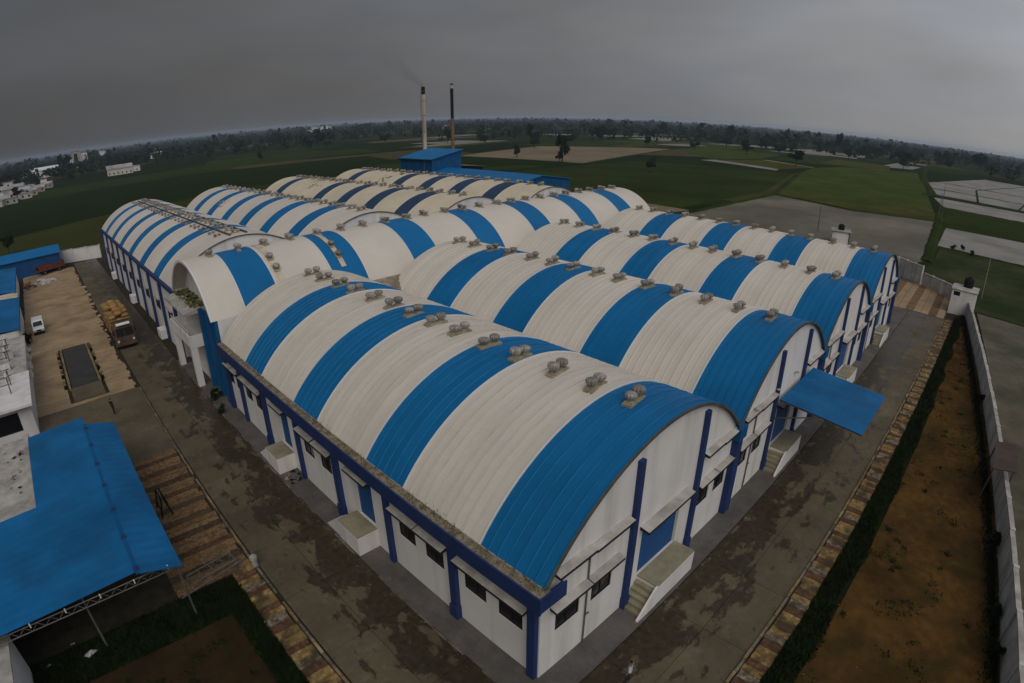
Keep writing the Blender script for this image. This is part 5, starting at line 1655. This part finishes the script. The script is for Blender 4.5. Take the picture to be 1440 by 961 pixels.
for (x_, y_, nm) in ((163, 10, 'left'), (160, 5, 'right'), (166, 7.5, 'middle')):
    shrub(x_, y_, 1.2, nm + ' bush on the bank of the flooded field past the tank room', 'bushes on the flooded field bank')
# weeds at the side of the first hall, near the porch
shrub(12.3, 54.0, 1.0, 'pale weeds at the foot of the blue flank wall by the porch')
shrub(11.6, 50.6, 0.8, 'pale weeds on the side road below the last side windows')

# loose stones and rubble along the foot of the walls and kerbs
r = random.Random(21)
vs, fs = [], []
for k in range(2600):
    q = r.random()
    if q < .35: x_, y_ = 11.75 + r.gauss(0, .28), r.uniform(10.5, 62)
    elif q < .62: x_, y_ = r.uniform(12, 95), 10.28 + r.gauss(0, .25)
    elif q < .78: x_, y_ = r.uniform(8, 95), 4.95 + abs(r.gauss(0, .3))
    elif q < .9: x_, y_ = r.uniform(10, 98), r.uniform(-5.5, 2)
    else: x_, y_ = 6.5 + abs(r.gauss(0, .3)), r.uniform(12, 62)
    if y_ < -8.05 + (x_ - 27) * .1345 + .4: continue
    sz = r.uniform(.02, .085) * (1.6 if r.random() < .06 else 1)
    c = Vector((x_, y_, .06 if q < .78 or q >= .9 else .03)); i = len(vs)
    vs += [c + Vector((r.uniform(-1, 1), r.uniform(-1, 1), r.uniform(-.2, .8))) * sz for _ in range(5)]
    fs += [(i, i + 1, i + 2), (i, i + 2, i + 3), (i, i + 3, i + 4), (i, i + 4, i + 1), (i + 1, i + 2, i + 3), (i + 1, i + 3, i + 4)]
me = bpy.data.meshes.new('loose_stones'); me.from_pydata(vs, [], fs); me.materials.append(M_edge); me.update()
tag(stuff(link('loose_stones', me)), 'loose stones and rubble along the road edges', 'rubble')
dh = thing('rubbish_heap', 'dark rubbish heap beside the farther side platform of the nearest hall', 'heap', (12.5, 36.2, .08))
for k in range(14):
    s_ = rnd.uniform(.15, .4)
    MB().add([Vector((rnd.uniform(-1, 1), rnd.uniform(-1, 1), rnd.uniform(0, .9))) * s_ for _ in range(6)], [(0, 1, 2), (0, 2, 3), (0, 3, 4), (1, 2, 5), (2, 3, 5), (3, 4, 5), (0, 4, 1), (4, 5, 1)]).build('rubbish_piece', M_black if k % 3 else M_rust, dh, (rnd.gauss(0, .3), rnd.gauss(0, .5), 0))
# ------------------------------------------------------------------ poles
def pole(x_, y_, h_, label, arm=True):
    t_ = thing('utility_pole', label, 'pole', (x_, y_, 0))
    MB().tube((0, 0, -.1), (0, 0, h_), .14 if arm else .05, .09 if arm else .04, 8).build('shaft', M_steel if arm else M_conc, t_)
    if arm:
        MB().box(-.9, .9, -.06, .06, h_ - .7, h_ - .58).build('crossarm', M_steel, t_)
        for s in (-.8, 0, .8):
            MB().lathe([(.05, 0), (.09, .08), (.04, .2)], 8, (s, 0, h_ - .58)).build('insulator', M_trim, t_)
pole(151.8, 42.9, 7.0, 'utility pole standing in the grey flooded field')
pole(278.8, 24.6, 9.5, 'utility pole on the grassy bund between flooded fields')
pole(236.0, 21.5, 8.5, 'utility pole at the corner of the grey flooded field')
pole(115.8, 0.2, 7.5, 'thin pole outside the wall beside the white tank room', False)
pole(640, 330, 14, 'far utility pole out in the plain beyond the tan field')
hp = thing('pump_house', 'small whitish pump hut behind the last barrel hall', 'hut', (139, 31.5, 0), .3)
MB().wall((0, 0, 0), (1, 0, 0), 4.5, 0, 3.0, [(1.5, 2.6, .05, 2.1)], (0, -1, 0), .2).box(0, 4.5, .22, 4, 0, 3).build('wall', M_white, hp)
MB().box(-.3, 4.8, -.3, 4.3, 3, 3.15).build('roof', M_hroof, hp)
MB().lathe([(0.7, 0), (0.74, .2), (0.74, 1.1), (0.35, 1.35)], 12, (2.2, 2, 3.15)).build('roof_tank', M_black, hp)

# ------------------------------------------------------------------ the town on the left horizon
def house(x_, y_, wx, wy, h_, label, group, mi, storeys=1, pitched=False, rz=0.0):
    t_ = thing('house', label, 'house', (x_, y_, 0), rz, group)
    m = M_house[mi]
    holes = []
    nw = max(1, int(wx / 3.2))
    for s in range(storeys):
        for k in range(nw):
            u0 = wx * (k + .5) / nw - .6
            z0 = h_ / storeys * s + 1.0
            holes.append((u0, u0 + 1.2, z0, min(z0 + 1.3, h_ / storeys * (s + 1) - .4)))
    MB().wall((0, 0, 0), (1, 0, 0), wx, 0, h_, holes, (0, -1, 0), .25).build('front_wall', m, t_)
    MB().box(0, wx, .26, wy, 0, h_).build('wall', m, t_)
    for a, b, c, d in holes:
        MB().box(a + .03, b - .03, .15, .255, c + .03, d - .03).build('window', M_glass, t_)
    if pitched:
        MB().prism([(-.5, h_), (wy / 2, h_ + wy * .22), (wy + .5, h_)], 'x', -.4, wx + .4).build('roof', M_hroof, t_)
    else:
        MB().box(-.35, wx + .35, -.35, wy + .35, h_, h_ + .3).build('roof', M_hroof, t_)
        MB().lathe([(.6, 0), (.65, .3), (.6, 1.2), (.3, 1.4)], 10, (wx * .7, wy * .5, h_ + .3)).build('roof_tank', M_black, t_)
    return t_
house(66, 556, 22, 14, 5.5, 'long cream house standing forward of the town trees at the field edge', 'houses of the town', 1, 1, True, -.1)
house(92, 575, 6, 6, 5, 'small white house right of the long cream one', 'houses of the town', 3, 1)
wh = thing('warehouse', 'wide white shed rising from the town trees at the left', 'shed', (3, 800, 0), -.05)
MB().box(0, 34, 0, 20, 0, 9).build('wall', M_house[3], wh)
MB().prism([(-1, 9), (10, 12.5), (21, 9)], 'x', -1, 35).build('roof', M_trim, wh)
for k in range(5):
    MB().box(3 + k * 6, 5.4 + k * 6, -.1, -.01, 3, 6).build('window', M_glass, wh)
ab = thing('apartment_block', 'multi-storey white block standing above the town trees', 'building', (62, 1010, 0), .15)
for k, (x_, wd, h_) in enumerate(((0, 9, 19), (10, 12, 25), (23, 9, 21))):
    holes = [(1 + 2.6 * j, 2.4 + 2.6 * j, 1.2 + 3.1 * s, 2.8 + 3.1 * s) for j in range(int((wd - 1) / 2.6)) for s in range(int(h_ / 3.1))]
    MB().wall((x_, 0, 0), (1, 0, 0), wd, 0, h_, holes, (0, -1, 0), .4).build('front_wall', M_house[3] if k != 1 else M_house[1], ab)
    MB().box(x_, x_ + wd, .41, 14, 0, h_).build('wall', M_house[3] if k != 1 else M_house[2], ab)
    for a, b, c, d in holes:
        MB().box(x_ + a, x_ + b, .3, .4, c, d).build('window', M_glass, ab)
    MB().box(x_ - .3, x_ + wd + .3, -.3, 14.3, h_, h_ + .5).build('roof', M_hroof, ab)
hs = [(-26, 405, 9, 8), (-16, 412, 8, 8), (-30, 425, 9, 9), (-19, 432, 9, 8), (-7, 440, 8, 9), (-26, 448, 9, 8), (-14, 455, 10, 9), (-3, 462, 8, 8), (-30, 470, 9, 9), (-20, 478, 9, 8), (-8, 486, 9, 9), (3, 492, 8, 8),
      (-27, 500, 10, 9), (-13, 508, 9, 8), (0, 516, 10, 9), (8, 530, 10, 8), (-22, 528, 9, 9), (-8, 540, 10, 9), (6, 552, 9, 8), (-24, 566, 10, 9), (-36, 590, 10, 9), (-24, 640, 10, 10), (-32, 760, 16, 12), (-15, 770, 14, 12)]
hs.sort(key=lambda p: math.hypot(p[0], p[1]))
for k, (x_, y_, wx, wy) in enumerate(hs):
    hh, mi, pit = rnd.choice((3.4, 3.6, 6.4)), rnd.randrange(4), rnd.random() < .3
    lab = ('tall ' if hh > 5 else 'low ') + ('grey', 'cream', 'brownish', 'white')[mi] + (' gabled' if pit else ' flat-roofed') + ' house in the left edge cluster, ' + ORD[k] + ' of them'
    house(x_, y_, wx, wy, hh, lab, 'houses of the left edge cluster', mi, 1, pit, rnd.uniform(-.2, .2))
DP = ['small white house at the green field edge right of the cream house', 'smaller white house just right of that field-edge white house', 'long pale building far off on the left horizon', 'pale gabled building among trees above the left green field', 'left pale building of the far cluster left of the chimneys', 'largest pale building of the far cluster left of the chimneys', 'right pale building of the far cluster left of the chimneys', 'lowest pale building of the far cluster left of the chimneys', 'white gabled building between the lone round tree and the chimneys', 'lone white shed among far trees just left of the chimneys', 'tiny white hut at the left green field edge']
for k, (x_, y_, wx, h_) in enumerate(((183, 920, 10, 6), (196, 940, 7, 5), (187, 1780, 26, 14), (255, 1350, 18, 9), (787, 1640, 22, 16), (820, 1650, 26, 20), (846, 1670, 18, 15), (760, 1620, 14, 11), (697, 1176, 16, 7), (930, 1190, 22, 8), (170, 900, 6, 5))):
    house(x_, y_, wx, 12, h_, DP[k], 'distant pale buildings', 3, 1, k % 2 == 0, rnd.uniform(-.6, .2))

# ------------------------------------------------------------------ haze
hz = MB().box(-6200, 6200, -6200, 6200, -1.0, 40.0)
m = bpy.data.materials.new('haze'); m.use_nodes = True
t = m.node_tree
for n_ in list(t.nodes):
    t.nodes.remove(n_)
o_ = t.nodes.new('ShaderNodeOutputMaterial')
pv = t.nodes.new('ShaderNodeVolumePrincipled')
pv.inputs['Color'].default_value = (0.62, 0.76, 0.95, 1)
pv.inputs['Density'].default_value = 0.00013
t.links.new(pv.outputs[0], o_.inputs['Volume'])
stuff(tag(hz.build('haze', m), 'thin grey haze over the plain', 'haze'))

# thin smoke drifting off the left chimney, up and to the left
sm = MB()
ring = []
n_, m_ = 12, 9
ax = Vector((-0.62, 0.42, 0.66)).normalized(); pa = ax.orthogonal().normalized(); pb = ax.cross(pa)
vs = []
for i in range(m_):
    q = i / (m_ - 1)
    c = Vector((109.7, 150, 35.2)) + ax * (24 * q) + Vector((0, 0, -3 * q * q))
    rr = 0.7 + 4.6 * q
    vs += [c + (pa * math.cos(6.2832 * j / n_) + pb * math.sin(6.2832 * j / n_)) * rr for j in range(n_)]
fs = [(i * n_ + j, i * n_ + (j + 1) % n_, (i + 1) * n_ + (j + 1) % n_, (i + 1) * n_ + j) for i in range(m_ - 1) for j in range(n_)]
fs += [tuple(range(n_ - 1, -1, -1)), tuple((m_ - 1) * n_ + j for j in range(n_))]
sm.add(vs, fs)
m = bpy.data.materials.new('smoke'); m.use_nodes = True
t = m.node_tree
for q_ in list(t.nodes):
    t.nodes.remove(q_)
o_ = t.nodes.new('ShaderNodeOutputMaterial')
pv = t.nodes.new('ShaderNodeVolumePrincipled')
pv.inputs['Color'].default_value = (0.20, 0.16, 0.13, 1)
geo = t.nodes.new('ShaderNodeNewGeometry')
vm = t.nodes.new('ShaderNodeVectorMath'); vm.operation = 'DISTANCE'
t.links.new(geo.outputs['Position'], vm.inputs[0]); vm.inputs[1].default_value = (109.7, 150, 35.2)
nn = t.nodes.new('ShaderNodeTexNoise'); nn.inputs['Scale'].default_value = 0.35; nn.inputs['Detail'].default_value = 3
t.links.new(geo.outputs['Position'], nn.inputs['Vector'])
fall = t.nodes.new('ShaderNodeMapRange')
fall.inputs['From Min'].default_value = 0.0; fall.inputs['From Max'].default_value = 23.0
fall.inputs['To Min'].default_value = 0.42; fall.inputs['To Max'].default_value = 0.0
fall.interpolation_type = 'SMOOTHSTEP'
t.links.new(vm.outputs['Value'], fall.inputs['Value'])
dd = mth(t, 'DIVIDE', fall.outputs[0], mth(t, 'MULTIPLY_ADD', vm.outputs['Value'], 0.55, 1.0))
dd = mth(t, 'MULTIPLY', dd, mth(t, 'MULTIPLY_ADD', nn.outputs['Fac'], 2.2, -0.55, clamp=True))
t.links.new(mth(t, 'MULTIPLY', dd, 0.8), pv.inputs['Density'])
t.links.new(pv.outputs[0], o_.inputs['Volume'])
stuff(tag(sm.build('smoke', m), 'thin brown smoke drifting off the left chimney', 'smoke'))
